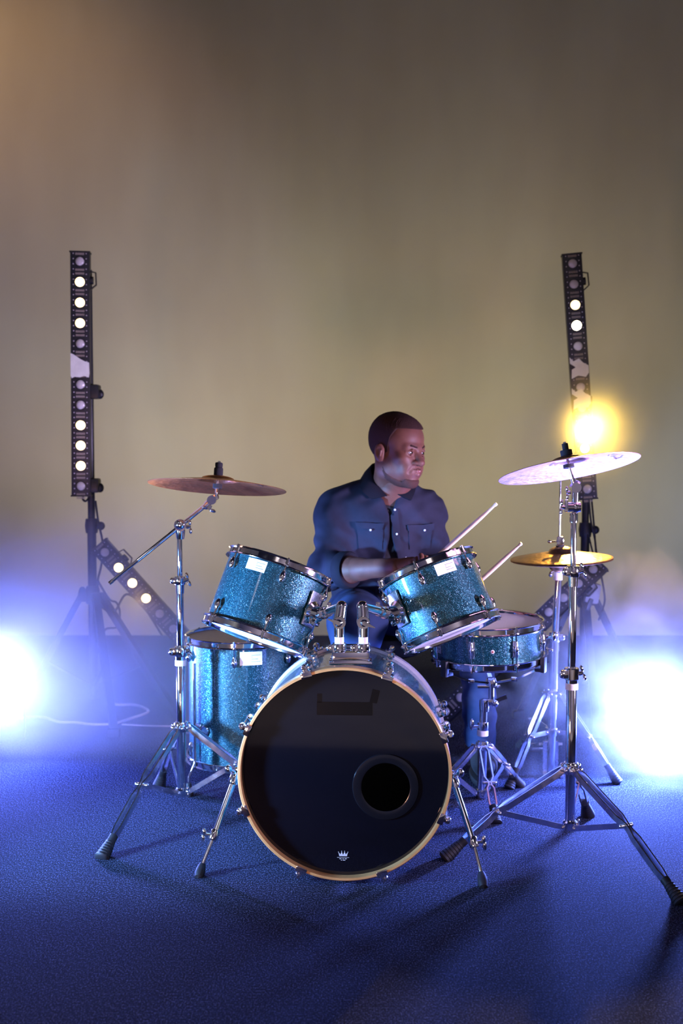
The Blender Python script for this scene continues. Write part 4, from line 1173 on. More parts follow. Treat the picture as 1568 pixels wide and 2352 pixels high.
# ---------------------------------------------------------------- the drummer
class Field:
    """signed distances on a grid; negative inside"""
    def __init__(s, lo, hi, h):
        s.lo = np.array(lo, np.float32); s.h = h
        n = [int(math.ceil((b - a) / h)) + 1 for a, b in zip(lo, hi)]
        ax = [s.lo[i] + np.arange(n[i], dtype=np.float32) * h for i in range(3)]
        s.X, s.Y, s.Z = np.meshgrid(*ax, indexing='ij')
        s.d = np.full(s.X.shape, 1e3, np.float32)
    def smin(s, a, b, k):
        if k <= 0: return np.minimum(a, b)
        h = np.maximum(k - np.abs(a - b), 0) / k
        return np.minimum(a, b) - h * h * k * .25
    def ell(s, c, r, rot=None):
        x, y, z = s.X - c[0], s.Y - c[1], s.Z - c[2]
        if rot is not None:
            m = rot.transposed()
            x, y, z = (m[0][0] * x + m[0][1] * y + m[0][2] * z, m[1][0] * x + m[1][1] * y + m[1][2] * z, m[2][0] * x + m[2][1] * y + m[2][2] * z)
        k0 = np.sqrt((x / r[0]) ** 2 + (y / r[1]) ** 2 + (z / r[2]) ** 2) + 1e-6
        k1 = np.sqrt((x / r[0] ** 2) ** 2 + (y / r[1] ** 2) ** 2 + (z / r[2] ** 2) ** 2) + 1e-6
        return k0 * (k0 - 1) / k1
    def cap(s, a, b, ra, rb):
        a = np.array(a, np.float32); b = np.array(b, np.float32); ab = b - a; L2 = float(ab @ ab) + 1e-9
        t = np.clip(((s.X - a[0]) * ab[0] + (s.Y - a[1]) * ab[1] + (s.Z - a[2]) * ab[2]) / L2, 0, 1)
        d = np.sqrt((s.X - a[0] - t * ab[0]) ** 2 + (s.Y - a[1] - t * ab[1]) ** 2 + (s.Z - a[2] - t * ab[2]) ** 2)
        return d - (ra + (rb - ra) * t)
    def add(s, f, k=.02): s.d = s.smin(s.d, f, k); return s
    def cut(s, f, k=.0):
        s.d = -s.smin(-s.d, f, k); return s     # remove where f < 0
    def keep(s, f, k=.0):
        s.d = -s.smin(-s.d, -f, k); return s    # keep where f < 0
    def mesh(s, mb, M=None):
        """naive surface nets"""
        d = s.d; ins = d < 0
        nx, ny, nz = d.shape
        c = np.zeros((nx - 1, ny - 1, nz - 1), np.int8)
        corners = [(i, j, k) for i in (0, 1) for j in (0, 1) for k in (0, 1)]
        for (i, j, k) in corners: c += ins[i:nx - 1 + i, j:ny - 1 + j, k:nz - 1 + k]
        act = (c > 0) & (c < 8)
        idx = np.argwhere(act)
        if len(idx) == 0: return
        ids = np.full(act.shape, -1, np.int64); ids[act] = np.arange(len(idx))
        acc = np.zeros((len(idx), 3)); cnt = np.zeros(len(idx))
        for a in corners:
            for ax in range(3):
                if a[ax] == 1: continue
                b = list(a); b[ax] = 1
                da = d[idx[:, 0] + a[0], idx[:, 1] + a[1], idx[:, 2] + a[2]]; db = d[idx[:, 0] + b[0], idx[:, 1] + b[1], idx[:, 2] + b[2]]
                m = (da < 0) != (db < 0)
                t = np.where(m, da / np.where(m, da - db, 1), 0)
                p = np.array(a, float)[None, :].repeat(len(idx), 0); p[:, ax] += t
                acc[m] += p[m]; cnt[m] += 1
        V = (idx + acc / cnt[:, None]) * s.h + s.lo
        F = []
        for ax in range(3):
            o = [1, 1, 1]; o[ax] = 0
            sl0 = tuple(slice(o[i], d.shape[i] - (1 if True else 0)) for i in range(3))
            a = ins[sl0]; sh = [slice(o[i], d.shape[i] - 1) for i in range(3)]; sh[ax] = slice(1, d.shape[ax])
            a = ins[tuple(slice(o[i], d.shape[i] - 1) for i in range(3))]; b = ins[tuple(sh)]
            e = np.argwhere(a != b) + np.array(o)
            if len(e) == 0: continue
            u, v = [(1, 2), (2, 0), (0, 1)][ax]
            def off(du, dv):
                q = e.copy(); q[:, u] -= du; q[:, v] -= dv
                return ids[q[:, 0], q[:, 1], q[:, 2]]
            q = np.stack([off(1, 1), off(0, 1), off(0, 0), off(1, 0)], 1)
            F.append(q)
        F = np.concatenate(F); F = F[(F >= 0).all(1)]
        if M is not None:
            Mn = np.array(M); V = V @ Mn[:3, :3].T + Mn[:3, 3]
        mb._add([tuple(p) for p in V], [tuple(int(i) for i in f) for f in F])

def skin_mat():
    t = NT('dark_brown_skin'); t.set(Roughness=0.55, Specular_IOR_Level=0.32)
    v = t.coord(); n = t.noise(v, 30, 4); f = t.noise(v, 420, 2)
    r = t.ramp(n.outputs['Fac'], [(0.3, (0.095, 0.036, 0.027)), (0.7, (0.135, 0.052, 0.038))])
    t.link(r.outputs['Color'], t.b.inputs['Base Color'])
    t.b.inputs['Subsurface Weight'].default_value = 0.12; t.b.inputs['Subsurface Radius'].default_value = (0.4, 0.12, 0.08); t.b.inputs['Subsurface Scale'].default_value = 0.01
    t.bump(f.outputs['Fac'], 0.12, 0.0006); return t.m
def denim_mat(name, a, b, scale=900):
    t = NT(name); t.set(Roughness=0.85)
    n = t.noise(t.coord(), 7, 4, 0.6); w = t.noise(t.coord((1, 1, 1)), scale, 2)
    r = t.ramp(n.outputs['Fac'], [(0.3, a), (0.72, b)])
    t.link(r.outputs['Color'], t.b.inputs['Base Color']); t.b.inputs['Specular IOR Level'].default_value = 0.2
    t.bump(w.outputs['Fac'], 0.25, 0.0008); return t.m
M_skin = skin_mat()
M_shirt = denim_mat('dark_blue_chambray', (0.009, 0.009, 0.018), (0.022, 0.024, 0.048))
M_shirt2 = denim_mat('collar_chambray', (0.005, 0.005, 0.011), (0.010, 0.011, 0.022))
M_jeans = denim_mat('blue_denim', (0.008, 0.015, 0.045), (0.018, 0.034, 0.09))
M_tee = plain('black_cotton', (0.010, 0.008, 0.012), 0.9)
M_hair = plain('short_black_hair', (0.032, 0.014, 0.013), 0.8, bumpy=1.0, bscale=420)
M_hair.node_tree.nodes['Principled BSDF'].inputs['Specular IOR Level'].default_value = 0.15
M_beard = plain('trimmed_beard', (0.060, 0.026, 0.022), 0.8, bumpy=0.6, bscale=420)
M_beard.node_tree.nodes['Principled BSDF'].inputs['Specular IOR Level'].default_value = 0.15
M_eye = plain('eye_white', (0.28, 0.24, 0.24), 0.2, var=0.02)
M_iris = plain('dark_iris', (0.012, 0.007, 0.006), 0.12)
M_lip = plain('lip_skin', (0.19, 0.070, 0.062), 0.38)
M_button = plain('pearl_snap', (0.62, 0.60, 0.66), 0.25, coat=0.5)

# joints
Rsh = W(771, 1172, 4.12); Lsh = W(975, 1176, 4.16)
Rel = W(750, 1312, 4.02); Lel = W(1000, 1300, 4.10)
Rwr = W(905, 1318, 3.80); Lwr = W(1044, 1362, 3.86)
neck0 = W(893, 1128, 4.12); headc = W(913, 1034, 4.04)
pelv = Vector((W(872, 1400, 4.30).x, 4.30, 0.56)); chest = W(872, 1215, 4.13); belly = W(866, 1330, 4.20)
Rhip = Vector((pelv.x - .09, 4.26, .55)); Lhip = Vector((pelv.x + .09, 4.26, .55))
Rkn = W(820, 1432, 3.78); Lkn = Vector((.485, 4.04, .50))
Ran = Vector((.015, 3.80, .11)); Lan = Vector((.50, 4.02, .12))

tipA = W(1141, 1156, 3.62); midA = W(1022, 1262, 3.70)
dA = (tipA - midA).normalized(); buttA = tipA - dA * .405; gA = tipA - dA * .345
tipB = W(1198, 1247, 3.70); midB = W(1118, 1320, 3.76)
dB = (tipB - midB).normalized(); buttB = tipB - dB * .405; gB = tipB - dB * .300
Rwr2 = gA + Vector((-.080, .062, .004)); Lwr2 = gB + Vector((-.020, .100, .020))
Rwr, Lwr = Rwr2, Lwr2
person = thing('person', 'seated drummer in a dark blue denim shirt looking right and holding two drumsticks', 'person', loc=(pelv.x, pelv.y, .0))
YAW, PIT = R(47), R(5)
HR = (Matrix.Rotation(YAW, 4, 'Z') @ Matrix.Rotation(PIT, 4, 'X') @ Matrix.Rotation(R(2), 4, 'Y'))
HS = 1.035
HM = Matrix.Translation(headc) @ HR @ Matrix.Scale(HS, 4)

def head_base(F, infl=0.0, ears=True, feats=True):
    F.add(F.ell((0, .020, .036), (.0765, .096, .088)), 0)
    F.add(F.ell((0, -.036, .040), (.062, .052, .058)), .03)
    F.add(F.ell((0, -.034, -.030), (.060, .056, .070)), .03)
    F.add(F.ell((0, -.030, -.076), (.050, .050, .040)), .03)
    for s in (-1, 1):
        F.add(F.ell((s * .046, .004, -.058), (.020, .030, .034)), .03)
        F.add(F.ell((s * .040, -.060, -.024), (.022, .022, .018)), .022)
        F.add(F.ell((s * .026, -.070, -.060), (.022, .020, .026)), .02)
    F.add(F.ell((0, -.074, -.100), (.022, .018, .017)), .022)
    if feats:
        for s in (-1, 1):
            F.cut(F.ell((s * .031, -.100, -.002), (.018, .017, .0125)), .014)
        F.add(F.cap((-.040, -.072, .016), (-.012, -.084, .015), .0095, .0105), .014)
        F.add(F.cap((.040, -.072, .016), (.012, -.084, .015), .0095, .0105), .014)
        F.add(F.cap((0, -.082, .010), (0, -.106, -.032), .0085, .0120), .012)
        F.add(F.ell((0, -.107, -.034), (.0145, .0120, .0115)), .008)
        for s in (-1, 1):
            F.add(F.ell((s * .0175, -.094, -.037), (.0100, .013, .0095)), .007)
            F.cut(F.ell((s * .0080, -.100, -.046), (.0040, .0055, .0040)), .003)
            # lids
            F.add(F.cap((s * .017, -.081, .001), (s * .031, -.0905, .0065), .0034, .0036), .004)
            F.add(F.cap((s * .031, -.0905, .0065), (s * .046, -.074, .001), .0036, .0034), .004)
            F.add(F.cap((s * .017, -.081, -.004), (s * .031, -.0885, -.0085), .003, .0032), .004)
            F.add(F.cap((s * .031, -.0885, -.0085), (s * .046, -.074, -.003), .0032, .003), .004)
            F.cut(F.cap((s * .021, -.101, -.047), (s * .034, -.090, -.066), .004, .004), .012)
        F.add(F.ell((0, -.084, -.066), (.026, .013, .018)), .012)
    if ears:
        for s in (-1, 1):
            r = Matrix.Rotation(s * R(-16), 3, 'Z') @ Matrix.Rotation(R(-8), 3, 'X')
            F.add(F.ell((s * .0785, .014, -.012), (.0085, .0185, .031), r), .006)
            F.cut(F.ell((s * .087, .010, -.010), (.0055, .0105, .019), r), .004)
            F.add(F.cap((s * .084, .006, -.022), (s * .084, .004, -.004), .0028, .0028), .004)
    if infl: F.d = F.d - infl

# skin: head, neck, chest, arms, hands, legs in one continuous mesh
skin = MB()
F = Field((-.098, -.128, -.20), (.098, .128, .135), .0023)
head_base(F)
HMi = HM.inverted()
n0 = HMi @ (neck0 + Vector((0, .01, -.03)))
F.add(F.cap((0, .022, -.060), tuple(n0), .056, .064), .03)
F.mesh(skin, HM)

def limbs(F):
    F.add(F.cap(headc + Vector((.0, .02, -.10)), neck0 + Vector((0, .01, -.03)), .058, .062), 0)
    F.add(F.ell(chest, (.165, .105, .17)), .05)
    F.add(F.ell(belly, (.15, .115, .16)), .06)
    F.add(F.ell(pelv, (.165, .125, .10)), .06)
    F.add(F.cap(neck0 + Vector((0, 0, -.03)), Rsh, .055, .058), .05)
    F.add(F.cap(neck0 + Vector((0, 0, -.03)), Lsh, .055, .058), .05)
    for a, b, w in ((Rsh, Rel, Rwr), (Lsh, Lel, Lwr)):
        F.add(F.cap(a, b, .055, .045), .03)
        F.add(F.cap(b, w, .044, .030), .02)
        F.add(F.cap(b.lerp(w, .12), b.lerp(w, .5), .043, .036), .02)
    for h, k, a in ((Rhip, Rkn, Ran), (Lhip, Lkn, Lan)):
        F.add(F.cap(h, k, .088, .060), .03)
        F.add(F.cap(k, a, .055, .036), .02)
F = Field((-.25, 3.62, .04), (.62, 4.46, 1.10), .0075)
limbs(F); F.mesh(skin)

# drumsticks and hands
def hand(sk, wrist, gc, sdir, palm_n, left):
    """fist closed round a stick: gc grip centre on the stick axis, sdir along the stick to its tip, palm_n from the stick to the back of the hand"""
    s = Vector(sdir).normalized(); p = Vector(palm_n); p = (p - s * p.dot(s)).normalized(); q = s.cross(p)
    if left: q = -q
    lo = gc - Vector((.10, .10, .10)); hi = gc + Vector((.10, .10, .10))
    F = Field(lo, hi, .0023)
    # palm: from the wrist to the knuckles, beside the stick
    pc = gc + p * .030 - q * .006
    m = Matrix((s, p, q)).transposed()
    F.add(F.ell(pc, (.041, .0165, .036), m), 0)
    F.add(F.cap(wrist, pc.lerp(wrist, .35), .027, .028), .02)
    for i, (o, L) in enumerate(((.031, 1.0), (.011, 1.06), (-.010, 1.0), (-.030, .86))):
        c = gc + s * o
        pts = [c + p * .030 + q * .022, c + p * .010 + q * .031 * L, c - p * .016 + q * .020, c - p * .021 - q * .004]
        rr = [.0098, .0092, .0085, .0076]
        for j in range(3):
            F.add(F.cap(pts[j], pts[j + 1], rr[j], rr[j + 1]), .003 if j else .008)
    tb = pc - q * .022 + s * .012; t1 = gc - q * .024 + s * .030 + p * .004; t2 = gc - q * .014 + s * .052 - p * .004; t3 = gc - q * .006 + s * .066 - p * .012
    F.add(F.cap(tb, t1, .0140, .0115), .010); F.add(F.cap(t1, t2, .0112, .0100), .003); F.add(F.cap(t2, t3, .0098, .0080), .003)
    F.mesh(sk)
hand(skin, Rwr2, gA, dA, Vector((-.60, .75, .25)), False)
hand(skin, Lwr2, gB, dB, Vector((-.2, .9, .5)), True)
for a, b in ((Rwr2, Rel), (Lwr2, Lel)):
    F = Field([min(a[i], b[i]) - .06 for i in range(3)], [max(a[i], b[i]) + .06 for i in range(3)], .004)
    F.add(F.cap(b, a, .046, .0285), 0); F.add(F.ell(b.lerp(a, .30), (.05, .05, .047)), .03); F.mesh(skin)
body = skin.build('body', M_skin, person, sharp=180)
def stick(label, tip, d, butt):
    t = tip - d * .0
    m = MB(); m.lathe([(0, .405), (.0055, .404), (.0072, .399), (.0072, .10), (.0066, .075), (.0042, .022), (.0036, .014), (.0048, .011), (.0056, .006), (.0048, .0015), (0, 0)], tip, -d, 20)
    o = m.build('drumstick', M_stick); return tag(o, label, 'drumstick', 'drumsticks in the hands of the drummer')
stick('upper wooden drumstick pointing up right in the hand of the drummer', tipA, dA, buttA)
stick('lower wooden drumstick pointing up right just above the snare drum', tipB, dB, buttB)

# eyes
for s in (-1, 1):
    m = MB(); m.ball(HM @ Vector((s * .031, -.0765, -.001)), .0125 * HS, 20, 14); e = m.build('eye', M_eye, body, sharp=180)
    g = HM @ Vector((s * .031, -.0765, -.001)); look = (HR.to_3x3() @ Vector((.02, -1, -.22))).normalized()
    m = MB(); m.lathe([(0, .0134 * HS), (.0035, .0132 * HS), (.0066, .0116 * HS), (.0068, .0100 * HS)], g, look, 16); m.build('iris', M_iris, e)
# lips
F = Field((-.035, -.112, -.090), (.035, -.070, -.050), .0012)
for s in (-1, 1):
    F.add(F.cap((s * .023, -.0835, -.0675), (s * .006, -.0990, -.0620), .0026, .0052), .002)
    F.add(F.cap((s * .023, -.0835, -.0685), (0, -.0980, -.0730), .0026, .0062), .002)
F.add(F.cap((-.006, -.0985, -.0628), (.006, -.0985, -.0628), .0040, .0040), .003)
m = MB(); F.mesh(m, HM); m.build('lips', M_lip, body, sharp=180)
# brows
m = MB()
for s in (-1, 1):
    F = Field((-.06, -.11, .00), (.06, -.05, .04), .0018)
    F.add(F.cap((s * .014, -.0935, .0165), (s * .034, -.0855, .0215), .0040, .0038), 0); F.add(F.cap((s * .034, -.0855, .0215), (s * .050, -.066, .0165), .0036, .0022), .002)
    F.mesh(m, HM)
m.build('eyebrows', M_hair, body, sharp=180)
# hair
def wob(F, sc, seed=0.0):
    return (np.sin(F.X * sc + seed) * np.sin(F.Y * sc * 1.1 + 1.3 * seed) * np.sin(F.Z * sc * .93 + .7) +
            .5 * np.sin(F.X * sc * 1.9 + 2.1) * np.sin(F.Y * sc * 2.1 + seed) * np.sin(F.Z * sc * 1.8))
F = Field((-.095, -.105, -.09), (.095, .13, .14), .0022)
head_base(F, .0, ears=False, feats=False)
thick = np.interp(F.Z, [-.05, .03, .07, .11], [.0010, .0018, .0050, .0085]).astype(np.float32)
F.d = F.d - thick - wob(F, 620) * .0012 * np.interp(F.Z, [.03, .08], [.2, 1.0])
line = np.interp(F.Y, [-.10, -.062, -.040, -.022, -.012, .030, .060, .10], [.078, .078, .074, .040, -.006, -.028, -.050, -.058]).astype(np.float32)
F.keep(line - F.Z, .003)
m = MB(); F.mesh(m, HM); m.build('hair', M_hair, body, sharp=180)
# beard along the jaw and chin, thin moustache
F = Field((-.085, -.125, -.145), (.085, .05, .01), .0022)
head_base(F, .0, ears=False, feats=True)
F.d = F.d - .0020 - np.clip((-F.Z - .09) * .16, 0, .005) - wob(F, 540, 1.0) * .0009
up = np.interp(F.Y, [-.12, -.088, -.074, -.060, -.035, -.010, .010], [-.090, -.090, -.087, -.100, -.090, -.070, -.030]).astype(np.float32)
F.keep(F.Z - up, .012); F.keep(F.Y - .010, .010)
m = MB(); F.mesh(m, HM)
F = Field((-.04, -.125, -.08), (.04, -.05, -.03), .0016)
head_base(F, .0, ears=False, feats=True); F.d = F.d - .0012
F.d = F.d + .0006; F.keep(np.maximum(np.abs(F.Z + .0535 + np.abs(F.X) * .25) - .0026, np.abs(F.X) - .022), .003)
F.mesh(m, HM)
m.build('beard', M_beard, body, sharp=180)

# shirt
def torso(F, infl):
    F.add(F.ell(chest + Vector((0, 0, -.01)), (.178, .118, .185)), 0)
    F.add(F.ell(belly, (.168, .130, .18)), .07)
    F.add(F.ell(pelv + Vector((0, .0, .03)), (.175, .14, .10)), .07)
    F.add(F.cap(neck0 + Vector((-.01, .012, -.035)), Rsh + Vector((.012, 0, -.004)), .060, .066), .06)
    F.add(F.cap(neck0 + Vector((.01, .012, -.035)), Lsh + Vector((-.012, 0, -.004)), .060, .066), .06)
    F.d = F.d - infl
def sleeves(F, infl):
    for sh, el, w in ((Rsh, Rel, Rwr2), (Lsh, Lel, Lwr2)):
        F.add(F.cap(sh, el, .070 + infl, .060 + infl), .045)
        F.add(F.cap(el, el.lerp(w, .26), .058 + infl, .052 + infl), .03)
F = Field((-.26, 3.86, .52), (.52, 4.46, 1.12), .0048)
torso(F, .012); sleeves(F, .0)
# folds: long soft creases that run down the body and round the bent elbows
fold = .0045 * np.sin(30 * (F.Z * .55 + F.X * 1.2) + 3 * np.sin(9 * F.Z + 4 * F.Y)) * np.clip((1.02 - F.Z) * 5, 0, 1)
for el in (Rel, Lel):
    de = np.sqrt((F.X - el.x) ** 2 + (F.Y - el.y) ** 2 + (F.Z - el.z) ** 2)
    fold += .0026 * np.sin(de * 150 + 16 * (F.X - el.x)) * np.exp(-(de / .12) ** 2)
for sh in (Rsh, Lsh):
    de = np.sqrt((F.X - sh.x) ** 2 + (F.Y - sh.y) ** 2 + (F.Z - sh.z + .07) ** 2)
    fold += .0040 * np.sin(de * 95 + 2) * np.exp(-(de / .12) ** 2)
fold += .0022 * np.sin(64 * F.X + 5 * np.sin(22 * F.Z)) * np.sin(26 * F.Z + 9 * F.X)
F.d += (1.7 * fold).astype(np.float32)
# neck opening and open front
F.cut(F.cap(headc + Vector((.005, .02, -.04)), neck0 + Vector((.0, .006, -.03)), .068, .066), .006)
fx = (F.X - W(896, 1175, 4.0).x); zz = F.Z
zA, zB, zC, zD = W(0, 1150, 4.0).z, W(0, 1185, 4.0).z, W(0, 1232, 4.0).z, W(0, 1390, 4.0).z
half = np.interp(zz, [zD, zC, zB, zA, zA + .03], [.060, .0035, .0035, .022, .05]).astype(np.float32)
ctr = np.interp(zz, [zD, zC, zA], [.006, .002, 0]).astype(np.float32)
front = np.abs(fx - ctr) - half
F.cut(np.maximum(front, F.Y - 4.10), .004)
F.keep(.545 - F.Z)
m = MB(); F.mesh(m); shirt = m.build('shirt', M_shirt, person, sharp=180)
# dark tee beneath
F = Field((-.20, 3.92, .52), (.42, 4.44, 1.04), .007)
torso(F, .001)
F.cut(F.cap(headc + Vector((.0, .0, -.04)), neck0 + Vector((.0, -.012, -.042)), .068, .072), .006)
m = MB(); F.mesh(m); m.build('undershirt', M_tee, person, sharp=180)
# pockets with flaps, placket and snaps laid on the shirt front
from mathutils.bvhtree import BVHTree
def surf(obj, px, py, lift=.002):
    """point of the shirt front met by a horizontal ray in +y at the place of (px, py)"""
    me = obj.data; M_ = WM[obj.name]
    global _bvh
    if '_bvh' not in globals():
        _bvh = BVHTree.FromPolygons([M_ @ v.co for v in me.vertices], [tuple(p.vertices) for p in me.polygons])
    p = W(px, py, 4.0)
    hit = _bvh.ray_cast(Vector((p.x, 3.6, p.z)), Vector((0, 1, 0)))
    q = hit[0] if hit[0] else Vector((p.x, 4.02, p.z)); nn = hit[1] if hit[1] else Vector((0, -1, 0))
    if nn.y > 0: nn = -nn
    return q + nn * lift, nn
def cloth_patch(corners, nu, nv, name, mat, thick=.003, lift=.0015, parent=None):
    """corners (px,py) tl,tr,br,bl; follows the shirt"""
    tl, tr, br, bl = corners; vs = []; fs = []
    for layer in (lift + thick, -.004):
        for j in range(nv + 1):
            for i in range(nu + 1):
                u, v = i / nu, j / nv
                px = (tl[0] * (1 - u) + tr[0] * u) * (1 - v) + (bl[0] * (1 - u) + br[0] * u) * v
                py = (tl[1] * (1 - u) + tr[1] * u) * (1 - v) + (bl[1] * (1 - u) + br[1] * u) * v
                vs.append(surf(shirt, px, py, layer)[0])
    w = nu + 1; N = w * (nv + 1)
    for j in range(nv):
        for i in range(nu):
            a = j * w + i; fs += [(a, a + 1, a + w + 1, a + w), (N + a, N + a + w, N + a + w + 1, N + a + 1)]
    for i in range(nu): fs += [(i, N + i, N + i + 1, i + 1), (nv * w + i, nv * w + i + 1, N + nv * w + i + 1, N + nv * w + i)]
    for j in range(nv): fs += [(j * w, (j + 1) * w, N + (j + 1) * w, N + j * w), (j * w + nu, N + j * w + nu, N + (j + 1) * w + nu, (j + 1) * w + nu)]
    mm = MB(); mm._add(vs, fs); return mm.build(name, mat, parent or shirt, sharp=50)
for (c, fl_, btn) in ((((820, 1206), (880, 1206), (878, 1262), (824, 1262)), [(817, 1200), (882, 1202), (878, 1216), (822, 1213)], (851, 1218)),
                      (((938, 1212), (994, 1212), (990, 1264), (940, 1264)), [(935, 1207), (998, 1206), (996, 1219), (937, 1220)], (976, 1219))):
    pk = cloth_patch(c, 8, 8, 'pocket', M_shirt, .0022)
    cloth_patch(fl_, 8, 3, 'pocket_flap', M_shirt, .007, parent=pk)
    p, nn = surf(shirt, btn[0], btn[1], .010); mm = MB(); mm.lathe([(0, .0026), (.003, .0022), (.0040, .0), (0, -.001)], p, nn, 14); mm.build('snap_button', M_button, pk)
# collar: two folded leaves round the neck
m = MB()
def leaf(pairs):
    A = []; B = []
    for (tx, ty, tY), (bx, by, bY) in pairs:
        A.append(W(tx, ty, tY)); b = W(bx, by, bY)
        if by > 1120:
            h = surf(shirt, bx, by, .007)[0]; b = h if abs(h.y - bY) < .12 else b
        B.append(b)
    A = smooth_path(A, 4); B = smooth_path(B, 4); vs = []
    for a, b in zip(A, B):
        mid = (a + b) / 2; t_ = .0045
        n_ = Vector((mid.x - neck0.x, mid.y - neck0.y, .02)).normalized() * t_
        vs += [a - n_ * .5, a + n_ * .8, mid + n_ * 1.6, b + n_ * .8, b - n_ * .5]
    n = len(A); fs = [(i * 5 + k, i * 5 + (k + 1) % 5, (i + 1) * 5 + (k + 1) % 5, (i + 1) * 5 + k) for i in range(n - 1) for k in range(5)]
    fs += [(0, 1, 2, 3, 4), tuple((n - 1) * 5 + k for k in (4, 3, 2, 1, 0))]
    m._add(vs, fs)
leaf([((893, 1066, 4.215), (893, 1100, 4.245)), ((860, 1064, 4.18), (838, 1094, 4.19)), ((851, 1078, 4.125), (828, 1110, 4.11)), ((861, 1104, 4.070), (834, 1131, 4.04)), ((889, 1139, 4.025), (854, 1150, 4.01))])
leaf([((893, 1066, 4.215), (893, 1100, 4.245)), ((925, 1072, 4.19), (944, 1098, 4.20)), ((936, 1088, 4.14), (953, 1113, 4.13)), ((929, 1112, 4.085), (951, 1134, 4.06)), ((912, 1136, 4.030), (942, 1152, 4.02))])
m.build('collar', M_shirt2, shirt, sharp=60)
cloth_patch([(899, 1172), (913, 1172), (918, 1236), (903, 1236)], 3, 10, 'placket', M_shirt, .003)
cloth_patch([(903, 1236), (918, 1236), (942, 1330), (926, 1330)], 3, 12, 'placket', M_shirt, .003)
for b in ((907, 1172), (910, 1226), (931, 1282)):
    p, nn = surf(shirt, b[0], b[1], .0055); mm = MB(); mm.lathe([(0, .0026), (.003, .0022), (.0040, .0), (0, -.001)], p, nn, 14); mm.build('snap_button', M_button, shirt)
# rolled cuffs
for el, w in ((Rel, Rwr2), (Lel, Lwr2)):
    m = MB(); d = (w - el).normalized(); c = el.lerp(w, .30)
    m.lathe([(.044, -.020), (.0635, -.022), (.0665, -.016), (.0655, .014), (.061, .020), (.044, .018)], c, d, 28, closed=True)
    m.build('rolled_cuff', M_shirt2, shirt, sharp=60)
# jeans
F = Field((-.26, 3.60, .06), (.66, 4.50, .74), .0062)
F.add(F.ell(pelv, (.185, .145, .105)), 0)
for h, k, a, kr in ((Rhip, Rkn, Ran, .100), (Lhip, Lkn, Lan, .076)):
    F.add(F.cap(h, k, .105, kr), .04); F.add(F.cap(k, a, kr * .86, .058), .03)
F.d += (.0045 * np.sin(42 * F.Z + 14 * F.X + 3 * np.sin(17 * F.Y)) * np.sin(19 * F.X + 8 * F.Z) + .003 * np.sin(90 * F.Z + 20 * F.Y) * np.exp(-((F.Z - .20) / .10) ** 2)).astype(np.float32)
F.keep(.095 - F.Z)
m = MB(); F.mesh(m); m.build('jeans', M_jeans, person, sharp=180)
# shoes
for an in (Ran, Lan):
    F = Field((an.x - .07, an.y - .24, 0), (an.x + .07, an.y + .10, .16), .004)
    F.add(F.ell(an + Vector((0, -.10, -.055)), (.046, .115, .050)), 0); F.add(F.ell(an + Vector((0, .015, -.045)), (.040, .055, .06)), .03)
    F.add(F.cap(an + Vector((0, .01, -.02)), an + Vector((0, .012, .02)), .040, .042), .02)
    F.keep(.006 - F.Z)
    m = MB(); F.mesh(m)
    sh = m.build('shoe', M_rubber, person, sharp=180)
    m = MB(); m.lathe([(0, 0), (1, 0), (1.03, .5), (1, 1), (0, 1)], (0, 0, 0), (0, 0, 1), 32)
    m.v = [(an.x + x * .046, an.y - .085 + y * .135, .002 + z * .018) for x, y, z in m.v]
    m.build('shoe_sole', M_rubber, sh)

# drum throne under the drummer
th = thing('drum_throne', 'round black drum throne under the seated drummer', 'stool', loc=(pelv.x, pelv.y, 0))
m = MB(); m.lathe([(0, 0), (.14, 0), (.165, .012), (.172, .045), (.160, .075), (.12, .088), (0, .090)], (pelv.x, pelv.y + .02, .375), (0, 0, 1), 40); m.build('seat', M_rubber, th)
m = MB(); m.tube([Vector((pelv.x, pelv.y + .02, .10)), Vector((pelv.x, pelv.y + .02, .38))], .014, 18); m.build('post', M_chrome, th)
for k in range(3):
    a = R(30 + 120 * k); d = Vector((math.cos(a), math.sin(a), 0)); c = Vector((pelv.x, pelv.y + .02, 0))
    m = MB(); m.tube([c + Vector((0, 0, .26)) + d * .016, c + d * .20 + Vector((0, 0, .012))], .009, 12); L = m.build('leg', M_chrome, th)
    m = MB(); m.ball(c + d * .205 + Vector((0, 0, .016)), (.02, .02, .016)); m.build('rubber_foot', M_rubber, L)

# ---------------------------------------------------------------- haze and smoke in the air
def haze_mat(name, dens, col=(1, 1, 1), aniso=0.2):
    m = bpy.data.materials.new(name); m.use_nodes = True; t = m.node_tree; t.nodes.clear()
    out = t.nodes.new('ShaderNodeOutputMaterial'); s = t.nodes.new('ShaderNodeVolumeScatter')
    s.inputs['Color'].default_value = (*col, 1); s.inputs['Density'].default_value = dens; s.inputs['Anisotropy'].default_value = aniso
    t.links.new(s.outputs[0], out.inputs['Volume']); return m, t, s

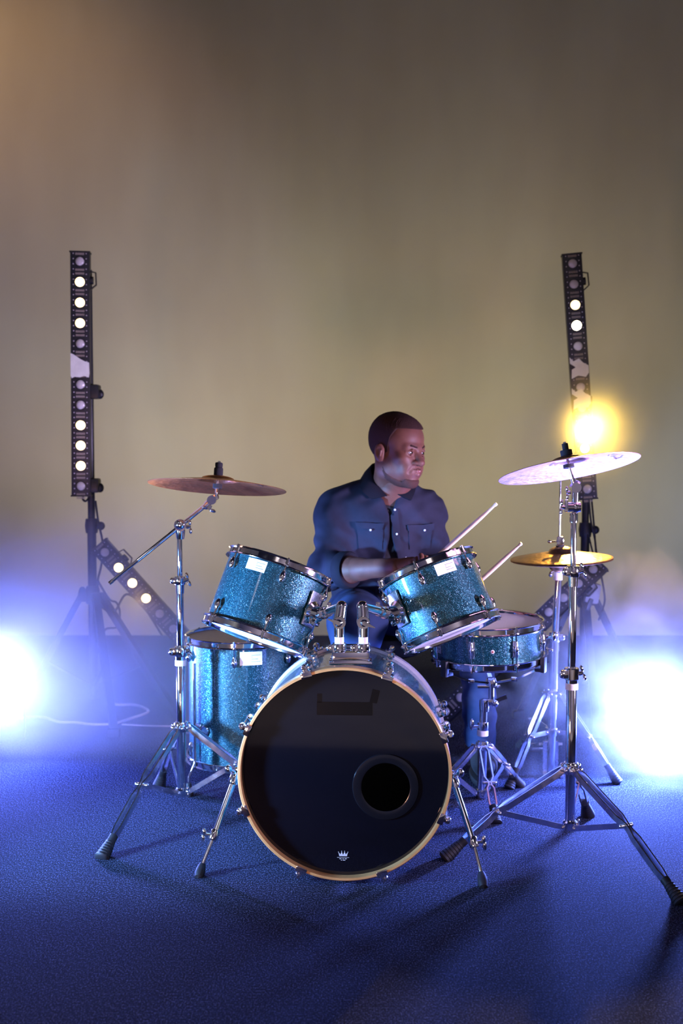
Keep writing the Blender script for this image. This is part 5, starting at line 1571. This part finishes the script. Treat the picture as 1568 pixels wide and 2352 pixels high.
def cloud(name, label, SC, SR, peak, thr, edge, nscale, zmin=0.02, falloff=(0.1, 1.0), soft=0.5):
    """billow: density = peak * smooth(noise + centre weight - threshold), fading at the ellipsoid's edge"""
    m_smoke, t, s = haze_mat(name + '_air', 1.0, (1, 1, 1), 0.1)
    N = t.nodes.new; Lk = t.links.new
    tc = N('ShaderNodeTexCoord')
    sb = N('ShaderNodeVectorMath'); sb.operation = 'SUBTRACT'; sb.inputs[1].default_value = SC; Lk(tc.outputs['Object'], sb.inputs[0])
    dv = N('ShaderNodeVectorMath'); dv.operation = 'DIVIDE'; dv.inputs[1].default_value = SR; Lk(sb.outputs[0], dv.inputs[0])
    ln = N('ShaderNodeVectorMath'); ln.operation = 'LENGTH'; Lk(dv.outputs[0], ln.inputs[0])
    no = N('ShaderNodeTexNoise'); no.inputs['Scale'].default_value = nscale; no.inputs['Detail'].default_value = 4; no.inputs['Roughness'].default_value = 0.6
    no.inputs['Distortion'].default_value = 0.6
    Lk(tc.outputs['Object'], no.inputs['Vector'])
    mr = N('ShaderNodeMapRange'); mr.inputs['From Min'].default_value = falloff[0]; mr.inputs['From Max'].default_value = falloff[1]
    mr.inputs['To Min'].default_value = edge; mr.inputs['To Max'].default_value = -edge - 0.25; Lk(ln.outputs['Value'], mr.inputs['Value'])
    ad = N('ShaderNodeMath'); ad.operation = 'ADD'; Lk(mr.outputs[0], ad.inputs[0]); Lk(no.outputs['Fac'], ad.inputs[1])
    m2 = N('ShaderNodeMapRange'); m2.interpolation_type = 'SMOOTHSTEP'
    m2.inputs['From Min'].default_value = thr; m2.inputs['From Max'].default_value = thr + soft
    m2.inputs['To Max'].default_value = peak
    Lk(ad.outputs[0], m2.inputs['Value']); Lk(m2.outputs[0], s.inputs['Density'])
    z0 = max(zmin, SC[2] - SR[2]); z1 = SC[2] + SR[2]
    mb = MB(); mb.box((SC[0], SC[1], (z0 + z1) / 2), (2 * SR[0], 2 * SR[1], z1 - z0))
    tag(mb.build(name, m_smoke), label, 'smoke', kind='stuff')
cloud('smoke_cloud', 'white billow of fog machine smoke glowing at the right edge', (1.22, 3.98, 0.26), (1.40, 0.68, 0.98), 3.3, 0.40, 0.34, 4.0, soft=0.55)
cloud('smoke_cloud', 'soft puff of glowing haze around the left stage lamp', (-1.15, 4.30, 0.34), (1.85, 1.12, 1.20), 1.8, 0.34, 0.34, 1.2, soft=0.6)
cloud('smoke_cloud', 'thin haze added for the glare around the blazing lens of the right bar', (bz.x + .02, bz.y - .02, bz.z), (0.85, 0.45, 0.80), 1.2, 0.34, 0.34, 1.5, soft=0.7)  # glare of the lens built as an added haze volume
